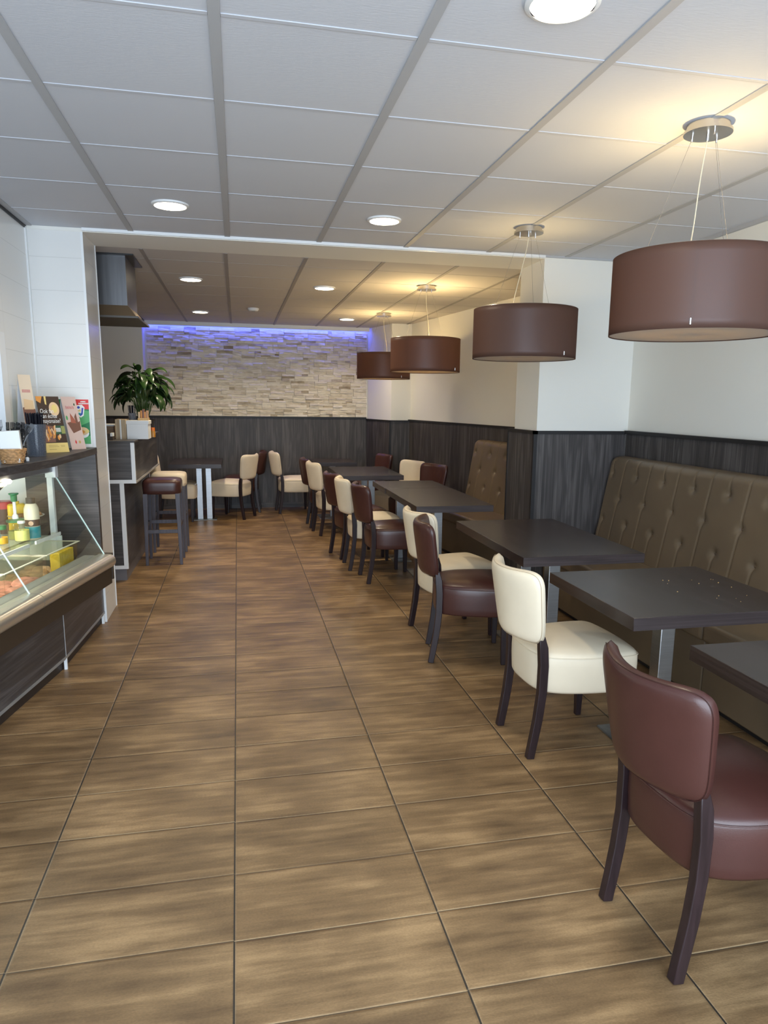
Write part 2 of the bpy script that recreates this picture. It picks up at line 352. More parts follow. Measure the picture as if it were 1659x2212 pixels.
def diffuser_mat():
    m = bpy.data.materials.new('shade_diffuser'); m.use_nodes = True; nt = m.node_tree; N = nt.nodes; Lk = nt.links
    for n in list(N): N.remove(n)
    out = N.new('ShaderNodeOutputMaterial'); d = N.new('ShaderNodeBsdfDiffuse'); d.inputs[0].default_value = (0.72,0.70,0.66,1)
    t = N.new('ShaderNodeBsdfTranslucent'); t.inputs[0].default_value = (0.45,0.38,0.30,1)
    m1 = N.new('ShaderNodeMixShader'); m1.inputs[0].default_value = 0.32; Lk.new(d.outputs[0], m1.inputs[1]); Lk.new(t.outputs[0], m1.inputs[2]); Lk.new(m1.outputs[0], out.inputs[0]); return m
DIFF = diffuser_mat()

# ================================================================== SETTING
ZC = 2.564; ZF = 2.545; YF = 8.62          # near ceiling, back ceiling, back wall
XR = 2.985
fl = MB(); fl.box(-3.2, 3.4, -3.9, 9.0, -0.06, 0.0); structure(fl.build('floor', FLOORM))

# near ceiling: tiles with a flat runner grid
c = MB(); c.box(-3.2, 3.3, -3.9, 3.225, ZC, ZC+0.06, CEIL)
for i in range(-5, 6):
    x = 0.0165 + i*0.5955; c.box(x-0.017, x+0.017, -3.9, 3.215, ZC-0.0045, ZC, BARG)
for j in range(-7, 5):
    y = 0.416 + j*0.5955
    for i in range(-6, 6):
        x0 = 0.0165 + i*0.5955 + 0.0175
        x1 = min(x0+0.5605, 3.0)
        if x1 <= x0: continue
        c.box(x0, x1, y-0.009, y+0.009, ZC-0.0025, ZC, BARW); c.box(x0, x1, y+0.009, y+0.013, ZC-0.0015, ZC, BARG)
structure(c.build('ceiling', None, bevel=0.002, bseg=1))
# downstand beam between the two rooms, with its angle trim
c = MB(); c.box(-3.2, 3.4, 3.225, 3.66, ZF-0.002, ZC+0.10, WALL); c.box(-0.87, 2.235, 3.206, 3.228, ZC-0.018, ZC+0.01, WHITEG); structure(c.build('trim_1', None))
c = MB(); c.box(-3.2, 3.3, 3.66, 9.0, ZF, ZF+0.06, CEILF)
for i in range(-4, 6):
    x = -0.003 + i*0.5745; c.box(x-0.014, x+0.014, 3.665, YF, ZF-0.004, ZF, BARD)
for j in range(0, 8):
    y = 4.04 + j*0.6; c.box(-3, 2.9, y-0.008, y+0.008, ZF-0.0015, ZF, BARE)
structure(c.build('ceiling', None, bevel=0.001, bseg=1))

# walls
w = MB(); w.box(XR, XR+0.15, -3.9, 3.3, 0, ZC); structure(w.build('wall_right', WALL))
w = MB(); w.box(XR-0.02, XR, -3.9, 3.21, ZC-0.022, ZC); structure(w.build('trim_2', BARG))
# right pillar (box round the column)
w = MB(); w.box(2.235, XR+0.1, 3.2225, 3.665, 0, ZC); structure(w.build('wall_pillar', WALL))
w = MB(); w.box(2.235, XR, 3.208, 3.2225, ZC-0.013, ZC); structure(w.build('trim_13', BARG))
# slanted right wall of the back room
def wx(y): return 2.95 - 0.145*(y-3.7)
w = MB(); w.prism([(wx(3.6), 3.6), (wx(7.85), 7.85), (wx(7.85)+0.15, 7.85), (wx(3.6)+0.15, 3.6)], 0, ZF); structure(w.build('wall_right', WALL))
# boxed pillar in the far right corner
w = MB(); w.box(2.085, 2.6, 7.80, 7.95, 0, ZF); w.box(1.915, 2.085, 7.80, 7.801, 0, 0.01)
w.prism([(2.085, 7.80), (2.085, 7.95), (1.97, YF), (1.90, YF)], 0, ZF); structure(w.build('wall_corner', WALL))
w = MB(); w.box(-3.2, 3.4, YF, YF+0.15, 0, ZF); structure(w.build('wall_back', WALL))
# cream stretch of the back wall to the left of the stone, standing a little forward
w = MB(); w.box(-3.1, -1.145, YF-0.28, YF, 0, ZF); structure(w.build('wall_back', WALL))
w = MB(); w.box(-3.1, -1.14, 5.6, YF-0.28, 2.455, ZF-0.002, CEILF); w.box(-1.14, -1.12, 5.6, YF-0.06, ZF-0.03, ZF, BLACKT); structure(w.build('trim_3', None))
w = MB(); w.box(-3.25, -3.1, -3.9, 9.0, 0, ZC); structure(w.build('wall_left', WALL))
# stub of tiled wall beside the left column and the column itself
w = MB(); w.box(-1.32, -1.2, 2.52, 3.235, 1.2, ZC); w.box(-1.32, -0.872, 3.228, 3.65, 0, ZC); structure(w.build('wall_tiled', TILEW))
w = MB(); w.box(-0.884, -0.869, 3.2265, 3.2295, 0.0, ZC-0.015); w.box(-0.875, -0.868, 3.641, 3.652, 0, ZC-0.012); w.box(-1.21, -1.19, 3.2, 3.228, 1.2, ZC-0.012, WHITEG)
structure(w.build('trim_4', WHITEG))
w = MB(); w.box(-1.203, -1.192, 2.52, 3.225, ZC-0.02, ZC-0.002, BLACKT); structure(w.build('trim_5', None))
w = MB(); w.box(-1.34, -1.17, 2.42, 2.52, 1.2, 1.86); structure(w.build('trim_6', WHITEG))
w = MB(); w.box(-3.1, -1.32, 3.3, 3.45, 0, ZC); structure(w.build('wall_kitchen', TILEW))
# shop front behind the camera: piers, sill, head and a window frame round the daylight
w = MB(); w.box(-3.2, -2.1, -3.2, -3.05, 0, ZC); w.box(2.7, 3.2, -3.2, -3.05, 0, ZC); w.box(-2.1, 2.7, -3.2, -3.05, 0, 0.10); w.box(-2.1, 2.7, -3.2, -3.05, 2.5, ZC)
structure(w.build('wall_front', WALL))
w = MB()
for x in (-2.06, -0.5, 1.1, 2.66): w.box(x-0.04, x+0.04, -3.17, -3.07, 0.10, 2.5)
w.box(-2.1, 2.7, -3.17, -3.07, 0.10, 0.18); w.box(-2.1, 2.7, -3.17, -3.07, 2.42, 2.5); structure(w.build('window_1', WHITEG))

# dado panelling, cap rails and corner strips
def dado(pts, zc_, out=0.022, name_='trim_7'):
    pass
p = MB(); p.box(XR-0.022, XR, -3.9, 3.2, 0, 1.30); structure(p.build('wall_panelling', WOODP))
p = MB(); p.box(XR-0.040, XR, -3.9, 3.20, 1.30, 1.325); structure(p.build('trim_7', BLACKT))
p = MB(); p.box(2.225, XR-0.022, 3.203, 3.225, 0, 1.295); p.box(2.213, 2.235, 3.225, 3.74, 0, 1.295); structure(p.build('wall_panelling', WOODP))
p = MB(); p.box(2.205, XR-0.03, 3.195, 3.225, 1.295, 1.32); p.box(2.205, 2.235, 3.195, 3.75, 1.295, 1.32); p.box(2.205, 2.232, 3.197, 3.225, 0, 1.30); p.box(2.209, 2.235, 3.735, 3.755, 0, 1.32); structure(p.build('trim_8', BLACKT))
CZ = 1.288
p = MB(); p.prism([(wx(3.6)-0.022, 3.6), (wx(7.80)-0.022, 7.80), (wx(7.80), 7.80), (wx(3.6), 3.6)], 0, CZ-0.02); structure(p.build('wall_panelling', WOODP))
p = MB(); p.prism([(wx(3.6)-0.034, 3.6), (wx(7.80)-0.034, 7.80), (wx(7.80), 7.80), (wx(3.6), 3.6)], CZ-0.02, CZ+0.002); structure(p.build('trim_9', BLACKT))
p = MB(); p.box(2.065, 2.36, 7.776, 7.80, 0, CZ-0.03); p.prism([(2.063, 7.80), (2.085, 7.80), (1.90, YF), (1.878, YF)], 0, CZ-0.03); structure(p.build('wall_panelling', WOODP))
p = MB(); p.box(2.055, 2.36, 7.768, 7.80, CZ-0.03, CZ-0.01); p.box(2.055, 2.078, 7.768, 7.79, 0, CZ-0.02); p.prism([(2.053, 7.80), (2.085, 7.80), (1.90, YF), (1.868, YF)], CZ-0.03, CZ-0.01); structure(p.build('trim_10', BLACKT))
p = MB(); p.box(-1.145, 1.89, YF-0.03, YF, 0, CZ-0.012); structure(p.build('wall_panelling', WOODP))
p = MB(); p.box(-3.1, -1.143, YF-0.31, YF-0.28, 0, CZ-0.012); structure(p.build('wall_panelling', WOODP))
p = MB(); p.box(-1.15, 1.88, YF-0.045, YF, CZ-0.012, CZ+0.01); p.box(-3.1, -1.12, YF-0.325, YF-0.28, CZ-0.012, CZ+0.01); structure(p.build('trim_11', BLACKT))
p = MB(); p.box(-1.1, 1.89, YF-0.045, YF-0.03, 0, 0.07); structure(p.build('baseboard_back', WOODH))

# split-face stone cladding above the dado of the back wall
def stone():
    mb = MB(); bm = mb.bm; lay = bm.loops.layers.float_color.new('tone'); rnd = random.Random(3)
    x0, x1, z0, z1 = -1.125, 1.885, CZ+0.012, 2.49
    nrow = 12; H = (z1-z0)/nrow
    for r in range(nrow):
        x = x0 - rnd.uniform(0, 0.16) - (r % 2)*0.17; pz = z0 + r*H
        while x < x1:
            L_ = 0.335 if rnd.random() < 0.75 else 0.18
            a, b_ = max(x, x0), min(x+L_, x1); x += L_
            if b_-a < 0.01: continue
            zz = pz; hs = [rnd.uniform(0.7, 1.3) for _ in range(rnd.choice((3, 3, 4)))]; S = sum(hs); panel = rnd.uniform(-0.08, 0.08)
            for h in hs:
                h = h/S*H; q = a
                while q < b_-1e-4:
                    l = rnd.uniform(0.06, 0.24); e = min(b_, q+l)
                    if b_-e < 0.04: e = b_
                    d = rnd.uniform(0.016, 0.030); g = 0.0003
                    t = min(1, max(0, 0.70+panel+rnd.gauss(0, 0.09)))
                    if rnd.random() < 0.07: t -= 0.35
                    t = max(0, t)
                    dz = [rnd.uniform(-0.006, 0.006) for _ in range(4)]
                    ge = 0.0018
                    xa = q+(ge if abs(q-a) < 1e-6 else g); xb = e-(ge if abs(e-b_) < 1e-6 else g)
                    P_ = [(xa, YF-0.001, zz+g), (xb, YF-0.001, zz+g), (xb, YF-d+dz[0], zz+g), (xa, YF-d+dz[1], zz+g),
                          (xa, YF-0.001, zz+h-g), (xb, YF-0.001, zz+h-g), (xb, YF-d+dz[2]+0.003, zz+h-g), (xa, YF-d+dz[3]+0.003, zz+h-g)]
                    n0 = len(bm.faces); mb.hexa(P_); bm.faces.ensure_lookup_table()
                    for f in bm.faces[n0:]:
                        for lp in f.loops: lp[lay] = (t, rnd.random(), 0, 1)
                    q = e
                zz += h
    m = bpy.data.materials.new('split_face_stone'); m.use_nodes = True; nt = m.node_tree; N = nt.nodes; Lk = nt.links; b = N['Principled BSDF']
    at = N.new('ShaderNodeAttribute'); at.attribute_name = 'tone'; sp = N.new('ShaderNodeSeparateColor'); Lk.new(at.outputs['Color'], sp.inputs[0])
    tc = N.new('ShaderNodeTexCoord'); mp = N.new('ShaderNodeMapping'); mp.inputs['Scale'].default_value = (14, 14, 60); Lk.new(tc.outputs['Object'], mp.inputs[0])
    n1 = N.new('ShaderNodeTexNoise'); n1.inputs['Scale'].default_value = 1; n1.inputs['Detail'].default_value = 6; Lk.new(mp.outputs[0], n1.inputs['Vector'])
    ma = N.new('ShaderNodeMath'); ma.operation = 'MULTIPLY_ADD'; ma.inputs[1].default_value = 0.7; Lk.new(n1.outputs['Fac'], ma.inputs[0])
    mb_ = N.new('ShaderNodeMath'); mb_.operation = 'SUBTRACT'; mb_.inputs[1].default_value = 0.35; Lk.new(sp.outputs[0], mb_.inputs[0]); Lk.new(mb_.outputs[0], ma.inputs[2])
    rp = N.new('ShaderNodeValToRGB'); e = rp.color_ramp.elements; e[0].position = 0.1; e[0].color = (0.30,0.235,0.16,1); e[1].position = 0.80; e[1].color = (0.84,0.77,0.64,1)
    k = e.new(0.45); k.color = (0.56,0.48,0.36,1)
    Lk.new(ma.outputs[0], rp.inputs[0]); Lk.new(rp.outputs[0], b.inputs['Base Color']); b.inputs['Roughness'].default_value = 0.9
    bp = N.new('ShaderNodeBump'); bp.inputs['Strength'].default_value = 0.8; bp.inputs['Distance'].default_value = 0.006; Lk.new(n1.outputs['Fac'], bp.inputs['Height']); Lk.new(bp.outputs[0], b.inputs['Normal'])
    return structure(mb.build('wall_stone', m))
stone()
# cove profile hiding the blue light strip above the stone
p = MB(); p.box(-1.145, 1.90, YF-0.165, YF-0.15, 2.492, ZF, WHITE); structure(p.build('trim_12', None))
LED = mat('blue_led', (0.1,0.1,1,1), 0.5, emit=(0.10,0.16,1.0), estr=4.0)
p = MB(); p.box(-1.12, 1.88, YF-0.10, YF-0.085, ZF-0.018, ZF-0.006)
tag(p.build('light_strip', LED), 'blue light strip hidden in the cove above the stone wall', 'light strip')
area('blue_cove_light', (0.38, YF-0.06, ZF-0.022), (0, 0, 0), 3.0, 0.03, 7.0, (0.06, 0.10, 1.0))

# ================================================================== CEILING LIGHTS
def downlight(x, y, z, label, big=False):
    t = thing('ceiling_downlight', label, 'ceiling light', (x, y, z), 0, 'round recessed downlights in the ceilings')
    m = MB(); m.lathe([(0.088, 0.0), (0.100, 0.0), (0.100, -0.007), (0.090, -0.012), (0.086, -0.012)], 48, cap=False); m.build('trim_ring', WHITEG, t, smooth=True)
    m = MB(); m.lathe([(0.0, -0.014), (0.060, -0.014), (0.082, -0.012), (0.087, -0.006), (0.087, 0.0)], 48, cap=False); m.build('lens', GLOWD, t, smooth=True)
    l = bpy.data.lights.new('downlight_glow', 'AREA'); l.shape = 'DISK'; l.size = 0.16; l.energy = 4.0 if y < 3.2 else 10.5; l.color = (1.0, 0.84, 0.60); l.spread = 2.4
    o = bpy.data.objects.new('downlight_glow', l); o.location = (x, y, z-0.02); COL.objects.link(o)
    return t
downlight(-0.278, 2.50, ZC, 'lit round downlight in the near ceiling, left one just before the beam')
downlight(0.919, 2.52, ZC, 'lit round downlight in the near ceiling, right one just before the beam')
downlight(0.922, 0.135, ZC, 'large bright round downlight cut off by the top edge of the photo')
downlight(-0.313, 4.874, ZF, 'lit round downlight in the back room, nearer one on the left by the hood')
downlight(-0.348, 7.25, ZF, 'lit round downlight in the back room, far left near the blue strip')
downlight(0.861, 5.018, ZF, 'lit round downlight in the back room, nearer one left of the third pendant')
downlight(1.43, 7.45, ZF, 'lit round downlight in the back room, far right beside the last pendant')
t = thing('smoke_detector', 'small pale round smoke detector on the back room ceiling', 'smoke detector', (0.256, 6.76, ZF))
m = MB(); m.lathe([(0, 0), (0.062, 0), (0.062, -0.012), (0.05, -0.03), (0.0, -0.034)], 32, cap=False); m.build('housing', WHITE, t, smooth=True)
m = MB(); m.lathe([(0.0, -0.036), (0.022, -0.035), (0.026, -0.030)], 24, cap=False); m.build('sensor_cap', mat('sensor_grey', (0.3,0.32,0.35,1), 0.4), t, smooth=True)

def pendant(x, y, zc_, label, seam_ang, bulb=9.0, cordx=0.0):
    t = thing('pendant_lamp', label, 'pendant lamp', (x, y, zc_), 0, 'brown drum pendants above the dining tables')
    zt, zb, R_ = 2.085-zc_, 1.79-zc_, 0.315
    m = MB(); m.lathe([(0, 0), (0.072, 0), (0.078, -0.004), (0.078, -0.026), (0.088, -0.026), (0.088, -0.036), (0.03, -0.040), (0, -0.040)], 40, cap=False); m.build('ceiling_rose', NICKEL, t, smooth=True, angle=30)
    m = MB(); m.grid(lambda u, v: (R_*math.cos(2*PI*u), R_*math.sin(2*PI*u), zb+(zt-zb)*v), 96, 10, closeu=True)
    o = m.build('lamp_shade', SHADE, t, smooth=True); so = o.modifiers.new('thick', 'SOLIDIFY'); so.thickness = 0.0016; so.offset = 1
    # overlapping seam on the fabric
    m = MB(); a0 = math.radians(seam_ang)
    m.grid(lambda u, v: ((R_+0.0012)*math.cos(a0+u*0.022), (R_+0.0012)*math.sin(a0+u*0.022), zb+0.001+(zt-zb-0.002)*v), 4, 4)
    m.build('shade_seam', SEAM, o)
    m = MB(); m.tube([((R_+0.001)*math.cos(a0), (R_+0.001)*math.sin(a0), zb+0.012), ((R_+0.001)*math.cos(a0), (R_+0.001)*math.sin(a0), zb+0.034)], 0.004, n=10); m.build('shade_clip', CHROME, o, smooth=True)
    m = MB(); m.lathe([(0.0, zb+0.006), (R_-0.004, zb+0.006), (R_-0.002, zb+0.004), (0.0, zb+0.004)], 64, cap=False); m.build('diffuser', DIFF, t)
    for q, z_ in (('shade_ring', zt),):
        m = MB(); m.tube([((R_-0.002)*math.cos(2*PI*i/64), (R_-0.002)*math.sin(2*PI*i/64), z_) for i in range(65)], 0.002, n=6); m.build('shade_ring', NICKEL, t, smooth=True)
    m = MB()
    for k in range(3):
        a = 2*PI*k/3; m.tube([((R_-0.003)*math.cos(a), (R_-0.003)*math.sin(a), zt-0.02), (0, 0, zt-0.03)], 0.0018, n=6)
    m.tube([(0, 0, zt-0.02), (0, 0, zt-0.14)], 0.018, n=12); m.build('lamp_holder', NICKEL, t, smooth=True)
    m = MB(); m.lathe([(0.0, 0.0), (0.018, -0.02), (0.03, -0.06), (0.022, -0.09), (0, -0.10)], 20, cap=False, c=(0, 0, zt-0.05)); 
    m.build('bulb', mat('warm_bulb', (1,0.9,0.7,1), 0.5, emit=(1.0,0.66,0.30), estr=25.0) if 'warm_bulb' not in MATS else MATS['warm_bulb'], t, smooth=True)
    for k in range(3):
        a = math.radians(-100)+2*PI*k/3
        m = MB(); m.tube([(0.050*math.cos(a), 0.050*math.sin(a), -0.03), ((R_-0.003)*math.cos(a), (R_-0.003)*math.sin(a), zb+0.01)], 0.0007, n=6); m.build('cable', CABLE, t, smooth=True)
        m = MB(); m.tube([(0.055*math.cos(a), 0.055*math.sin(a), -0.036), (0.055*math.cos(a), 0.055*math.sin(a), -0.055)], 0.004, n=10); m.build('cable_grip', CHROME, t, smooth=True)
    m = MB(); m.tube([(0.0, 0.0, -0.03), (0.0, 0, -0.06)], 0.006, n=12); m.build('cord_grip', CHROME, t, smooth=True)
    pts = []
    for i in range(17):
        f = i/16; g_ = f*f*(3-2*f); pts.append((cordx*g_ if f < 0.99 else cordx*0.7, 0.01*math.sin(f*PI*2), -0.05+(zt-0.03+0.05)*f))
    pts.append((0.0, 0.0, zt-0.04))
    m = MB(); m.tube(pts, 0.0023, n=8); m.build('power_cord', mat('clear_cord', (0.72,0.66,0.50,1), 0.3) if 'clear_cord' not in MATS else MATS['clear_cord'], t, smooth=True)
    l = bpy.data.lights.new('pendant_bulb', 'POINT'); l.energy = bulb; l.color = (1.0, 0.72, 0.32); l.shadow_soft_size = 0.035
    o = bpy.data.objects.new('pendant_bulb', l); o.location = (x, y, 2.03-0.03); COL.objects.link(o)
pendant(1.82, 0.78, ZC, 'nearest and largest-looking brown drum pendant, cut by the right edge', -125, 50.0, -0.045)
pendant(1.80, 2.47, ZC, 'second brown drum pendant, hanging before the white pillar', -64, 20.0, -0.09)
pendant(1.735, 4.66, ZF, 'third brown drum pendant, in the back room overlapping the farthest one', -47, 84.0, 0.03)
pendant(1.765, 6.75, ZF, 'farthest brown drum pendant, partly behind the third, near the stone wall', -60, 62.0, 0.04)

# ================================================================== CHAIRS
def catmull(P_, n):
    out = []; L_ = len(P_)
    for i in range(L_):
        p0, p1, p2, p3 = [Vector(P_[(i+k-1) % L_]) for k in range(4)]
        for j in range(n):
            t = j/n
            out.append(0.5*((2*p1)+(-p0+p2)*t+(2*p0-5*p1+4*p2-p3)*t*t+(-p0+3*p1-3*p2+p3)*t**3))
    return out
def make_chair(label, leather, piping, group):
    t = thing('dining_chair', label, 'chair', group=group)
    ol = catmull([(0.016,0,0),(0.024,0.11,0),(0.056,0.172,0),(0.14,0.213,0),(0.28,0.236,0),(0.42,0.236,0),(0.468,0.212,0),(0.485,0.12,0),(0.490,0,0),
                  (0.485,-0.12,0),(0.468,-0.212,0),(0.42,-0.236,0),(0.28,-0.236,0),(0.14,-0.213,0),(0.056,-0.172,0),(0.024,-0.11,0)], 5)
    cx_ = Vector((0.26, 0, 0)); ZS = 0.010; prof = [(a_, b_+ZS) for a_, b_ in [(0.0,0.285),(0.90,0.285),(0.965,0.288),(0.985,0.298),(0.992,0.33),(1.0,0.37),(1.002,0.41),(0.998,0.438),(0.985,0.450),(0.965,0.459),(0.93,0.466),(0.80,0.478),(0.6,0.487),(0.35,0.492),(0.15,0.494),(0.0,0.494)]]
    m = MB(); rings = []
    for s_, z in prof:
        rings.append([m.bm.verts.new((cx_.x+(p_.x-cx_.x)*s_, p_.y*s_, z)) for p_ in ol] if s_ > 0 else [m.bm.verts.new((cx_.x, 0, z))])
    for a, b in zip(rings, rings[1:]):
        n = len(ol)
        for i in range(n):
            j = (i+1) % n
            if len(a) == 1: m.bm.faces.new((a[0], b[j], b[i]))
            elif len(b) == 1: m.bm.faces.new((a[i], a[j], b[0]))
            else: m.bm.faces.new((a[i], a[j], b[j], b[i]))
    seat = m.build('seat', leather, t, smooth=True, angle=60)
    m = MB(); m.tube([(cx_.x+(p_.x-cx_.x)*0.999, p_.y*0.999, 0.4575) for p_ in ol]+[(cx_.x+(ol[0].x-cx_.x)*0.999, ol[0].y*0.999, 0.4575)], 0.0022, n=6); m.build('seat_piping', leather, seat, smooth=True)
    # curved upholstered back
    def mid(u, v):      # u -1..1 across, v 0..1 up
        w_ = 0.184 + 0.044*min(1, v*1.25)**0.8
        y = u*w_
        zb = 0.497 + 0.022*(1-abs(u)**3); zt = 0.835 + 0.018*abs(u)**2.5
        z = zb + (zt-zb)*v
        x = -0.046 + 0.088*abs(u)**2.0 - 0.046*v
        return Vector((x, y, z))
    def surf(a, b, side):
        # superellipse-rounded parameter square
        ua, vb = 2*a-1, 2*b-1
        r = (abs(ua)**7+abs(vb)**7)**(1/7) if (ua or vb) else 0
        mx_ = max(abs(ua), abs(vb), 1e-9); k = mx_/max(r, 1e-9)
        # bottom corners rounder than the top ones
        U, V_ = ua*k, vb*k
        if V_ < 0: U *= 1-0.03*(abs(V_)**4)*abs(U)
        e = max(abs(ua), abs(vb)); th = 0.0275*max(0.0, 1-e**9)**0.5
        p_ = mid(U, (V_+1)/2); q = mid(min(1, U+0.01), (V_+1)/2)-mid(U-0.01, (V_+1)/2); nn = Vector((q.y, -q.x, 0)).normalized()
        return p_ + nn*th*side
    m = MB()
    for sd in (1, -1): m.grid(lambda a, b: surf(a, b, sd), 37, 29)
    bmesh.ops.remove_doubles(m.bm, verts=m.bm.verts, dist=1e-5)
    back = m.build('backrest', leather, t, smooth=True, angle=180)
    m = MB(); path = []
    N_ = 200
    for i in range(N_+1):
        f = i/N_*4+2.5; s_ = int(f) % 4; q = f-int(f); E_ = 0.965
        ab = [(q, 1), (1, 1-q), (1-q, 0), (0, q)][s_]; ab = (0.5+(ab[0]-0.5)*E_, 0.5+(ab[1]-0.5)*E_)
        path.append(surf(ab[0], ab[1], -1)*1.0)
    m.tube(path, 0.0010, n=5); m.build('back_piping', piping, back, smooth=True)
    rect = lambda a, b: [(-a,-b),(a,-b),(a,b),(-a,b)]
    for sd in (-1, 1):
        pth = [(0.0, sd*0.168, 0), (0.014, sd*0.168, 0.08), (0.030, sd*0.169, 0.18), (0.042, sd*0.170, 0.30), (0.043, sd*0.171, 0.42), (0.037, sd*0.170, 0.50), (0.028, sd*0.168, 0.55)]
        m = MB(); m.sweep(pth, lambda i, f: rect(0.0155, 0.017+0.003*min(1, f*1.5)-(0.007 if f > 0.9 else 0)), T=(0, 1, 0)); m.build('leg', LEGW, t, smooth=True, bevel=0.003)
        m = MB(); zz = [0.0, 0.30]; 
        P_ = []
        for z, h in ((0, 0.0135), (0.305, 0.021)):
            P_ += [(0.425-h, sd*0.195-h, z), (0.425+h, sd*0.195-h, z), (0.425+h, sd*0.195+h, z), (0.425-h, sd*0.195+h, z)]
        m.hexa(P_); m.build('leg', LEGW, t, bevel=0.003)
    return t
D = math.radians
GA = 'dining chairs along the row of tables'
GB = 'dining chairs around the far tables'
brown0 = make_chair('nearest brown leather chair, bottom right, seat cut by the photo edge', BROWNL, BROWNP, GA)
brown0.location = (1.142, -0.215, 0); brown0.rotation_euler = (0, 0, D(4))
cream0 = make_chair('nearest cream leather chair, brightly daylit, behind the nearest brown chair', CREAML, CREAMP, GA)
cream0.location = (1.244, 1.015, 0); cream0.rotation_euler = (0, 0, D(2))
dup(brown0, (1.166, 2.225, 0), D(-12), 'second brown chair from the front, turned side-on, between two cream chairs')
dup(cream0, (1.205, 2.605, 0), D(9), 'second cream chair from the front, half hidden behind the second brown chair')
dup(brown0, (1.085, 4.127, 0), D(3), 'third brown chair from the front, at the near end of the middle long table')
dup(cream0, (1.01, 4.635, 0), D(1), 'third cream chair from the front, directly behind the third brown chair')
dup(brown0, (0.968, 5.11, 0), D(11), 'fourth brown chair from the front, half hidden behind the third cream chair')
dup(cream0, (0.914, 6.39, 0), D(9), 'fourth cream chair from the front, by the aisle corner of the far long table')
dup(brown0, (0.875, 6.93, 0), D(2), 'farthest brown chair in the aisle row, mostly behind the fourth cream chair')
dup(cream0, (0.56, 8.11, 0), D(6), 'cream chair alone against the back panelling, facing right', GB)
dup(cream0, (0.17, 7.66, 0), D(155), 'cream chair right of the far left table, facing left, back turned', GB)
dup(brown0, (0.325, 8.29, 0), D(176), 'dark brown chair tucked behind the cream chair at the far left table', GB)
dup(cream0, (-0.965, 7.62, 0), D(0), 'cream chair left of the far left table, behind the bar stools', GB)
dup(cream0, (2.055, 6.44, 0), D(205), 'cream chair on the wall side of the far long table, facing the aisle', GB)
dup(brown0, (2.19, 5.96, 0), D(205), 'brown chair by the panelled right wall, next to the cream one', GB)
dup(brown0, (1.92, 7.52, 0), D(195), 'dark red-brown chair in the far right corner by the boxed pillar', GB)

# ================================================================== TABLES
def make_table(label, lx, ly, posts, loc, rz=0, hx=0.19, hy=0.19, group='dark tables on steel pedestals', top=WOODT):
    t = thing('dining_table', label, 'table', loc, rz, group)
    m = MB(); m.box(-lx/2, lx/2, -ly/2, ly/2, 0.70, 0.75); tt = m.build('tabletop', top, t, bevel=0.0015, bseg=1)
    for sg in (-1, 1):
        m = MB(); y_ = sg*ly/2; m.box(-lx/2+0.001, lx/2-0.001, min(y_, y_+sg*0.0008), max(y_, y_+sg*0.0008), 0.701, 0.749); m.build('edge_band', EDGEB, tt)
    bx = [q[0] for q in posts]; by = [q[1] for q in posts]
    m = MB(); m.box(min(bx)-hx, max(bx)+hx, min(by)-hy, max(by)+hy, 0.0, 0.010); m.build('base_plate', STEELD, t, bevel=0.002, bseg=1)
    m = MB(); m.box(min(bx)-0.15, max(bx)+0.15, min(by)-0.15, max(by)+0.15, 0.692, 0.70); m.build('mounting_plate', STEELD, t)
    for (px, py) in posts:
        m = MB(); m.box(px-0.035, px+0.035, py-0.035, py+0.035, 0.010, 0.692); m.build('post', STEEL, t, bevel=0.003)
    return t
make_table('front dark table at the right edge, worn near corner, only its aisle end visible', 0.75, 0.73, [(0.045, -0.02)], (1.845, -0.245, 0))
make_table('square dark table behind the nearest brown chair, crumbs on its top', 0.76, 0.735, [(0.055, 0.095)], (1.825, 0.79, 0))
make_table('long dark table before the panelled pillar, on two steel posts', 0.68, 1.16, [(0.035, -0.12), (0.035, 0.30)], (1.785, 2.055, 0), 0, 0.12)
make_table('long dark table in the back room, near end level with the second cream chair', 0.61, 1.16, [(0.0, -0.08), (0.0, 0.34)], (1.645, 3.89, 0), 0, 0.115)
make_table('short dark table joined to the far end of the middle long table', 0.61, 0.62, [(-0.07, 0.12)], (1.640, 4.785, 0), 0, 0.09, 0.16)
make_table('long dark table with the cream and brown chairs on its wall side', 0.68, 1.10, [(0.05, -0.2), (0.05, 0.28)], (1.43, 6.16, 0), 0, 0.10, 0.10)
make_table('small dark table farthest back, against the grey panelling', 0.56, 0.62, [(0.0, 0.0)], (1.26, 7.62, 0))
make_table('dark table far left behind the bar stools, on twin steel posts', 0.62, 0.96, [(0.02, 0.0), (0.135, 0.0)], (-0.47, 7.62, 0), 0, 0.09, 0.09)
# crumbs on the square table
cr_ = MB(); rc = random.Random(5)
for i in range(15):
    x, y, s_ = rc.uniform(1.82, 2.12), rc.uniform(0.55, 0.95), rc.uniform(0.0008, 0.0018); cr_.box(x-s_, x+s_, y-s_, y+s_, 0.7502, 0.7502+s_)
tag(cr_.build('crumbs', mat('crumb', (0.65,0.42,0.16,1), 0.8)), 'pale crumbs scattered on the square dark table', 'crumbs', kind='stuff')

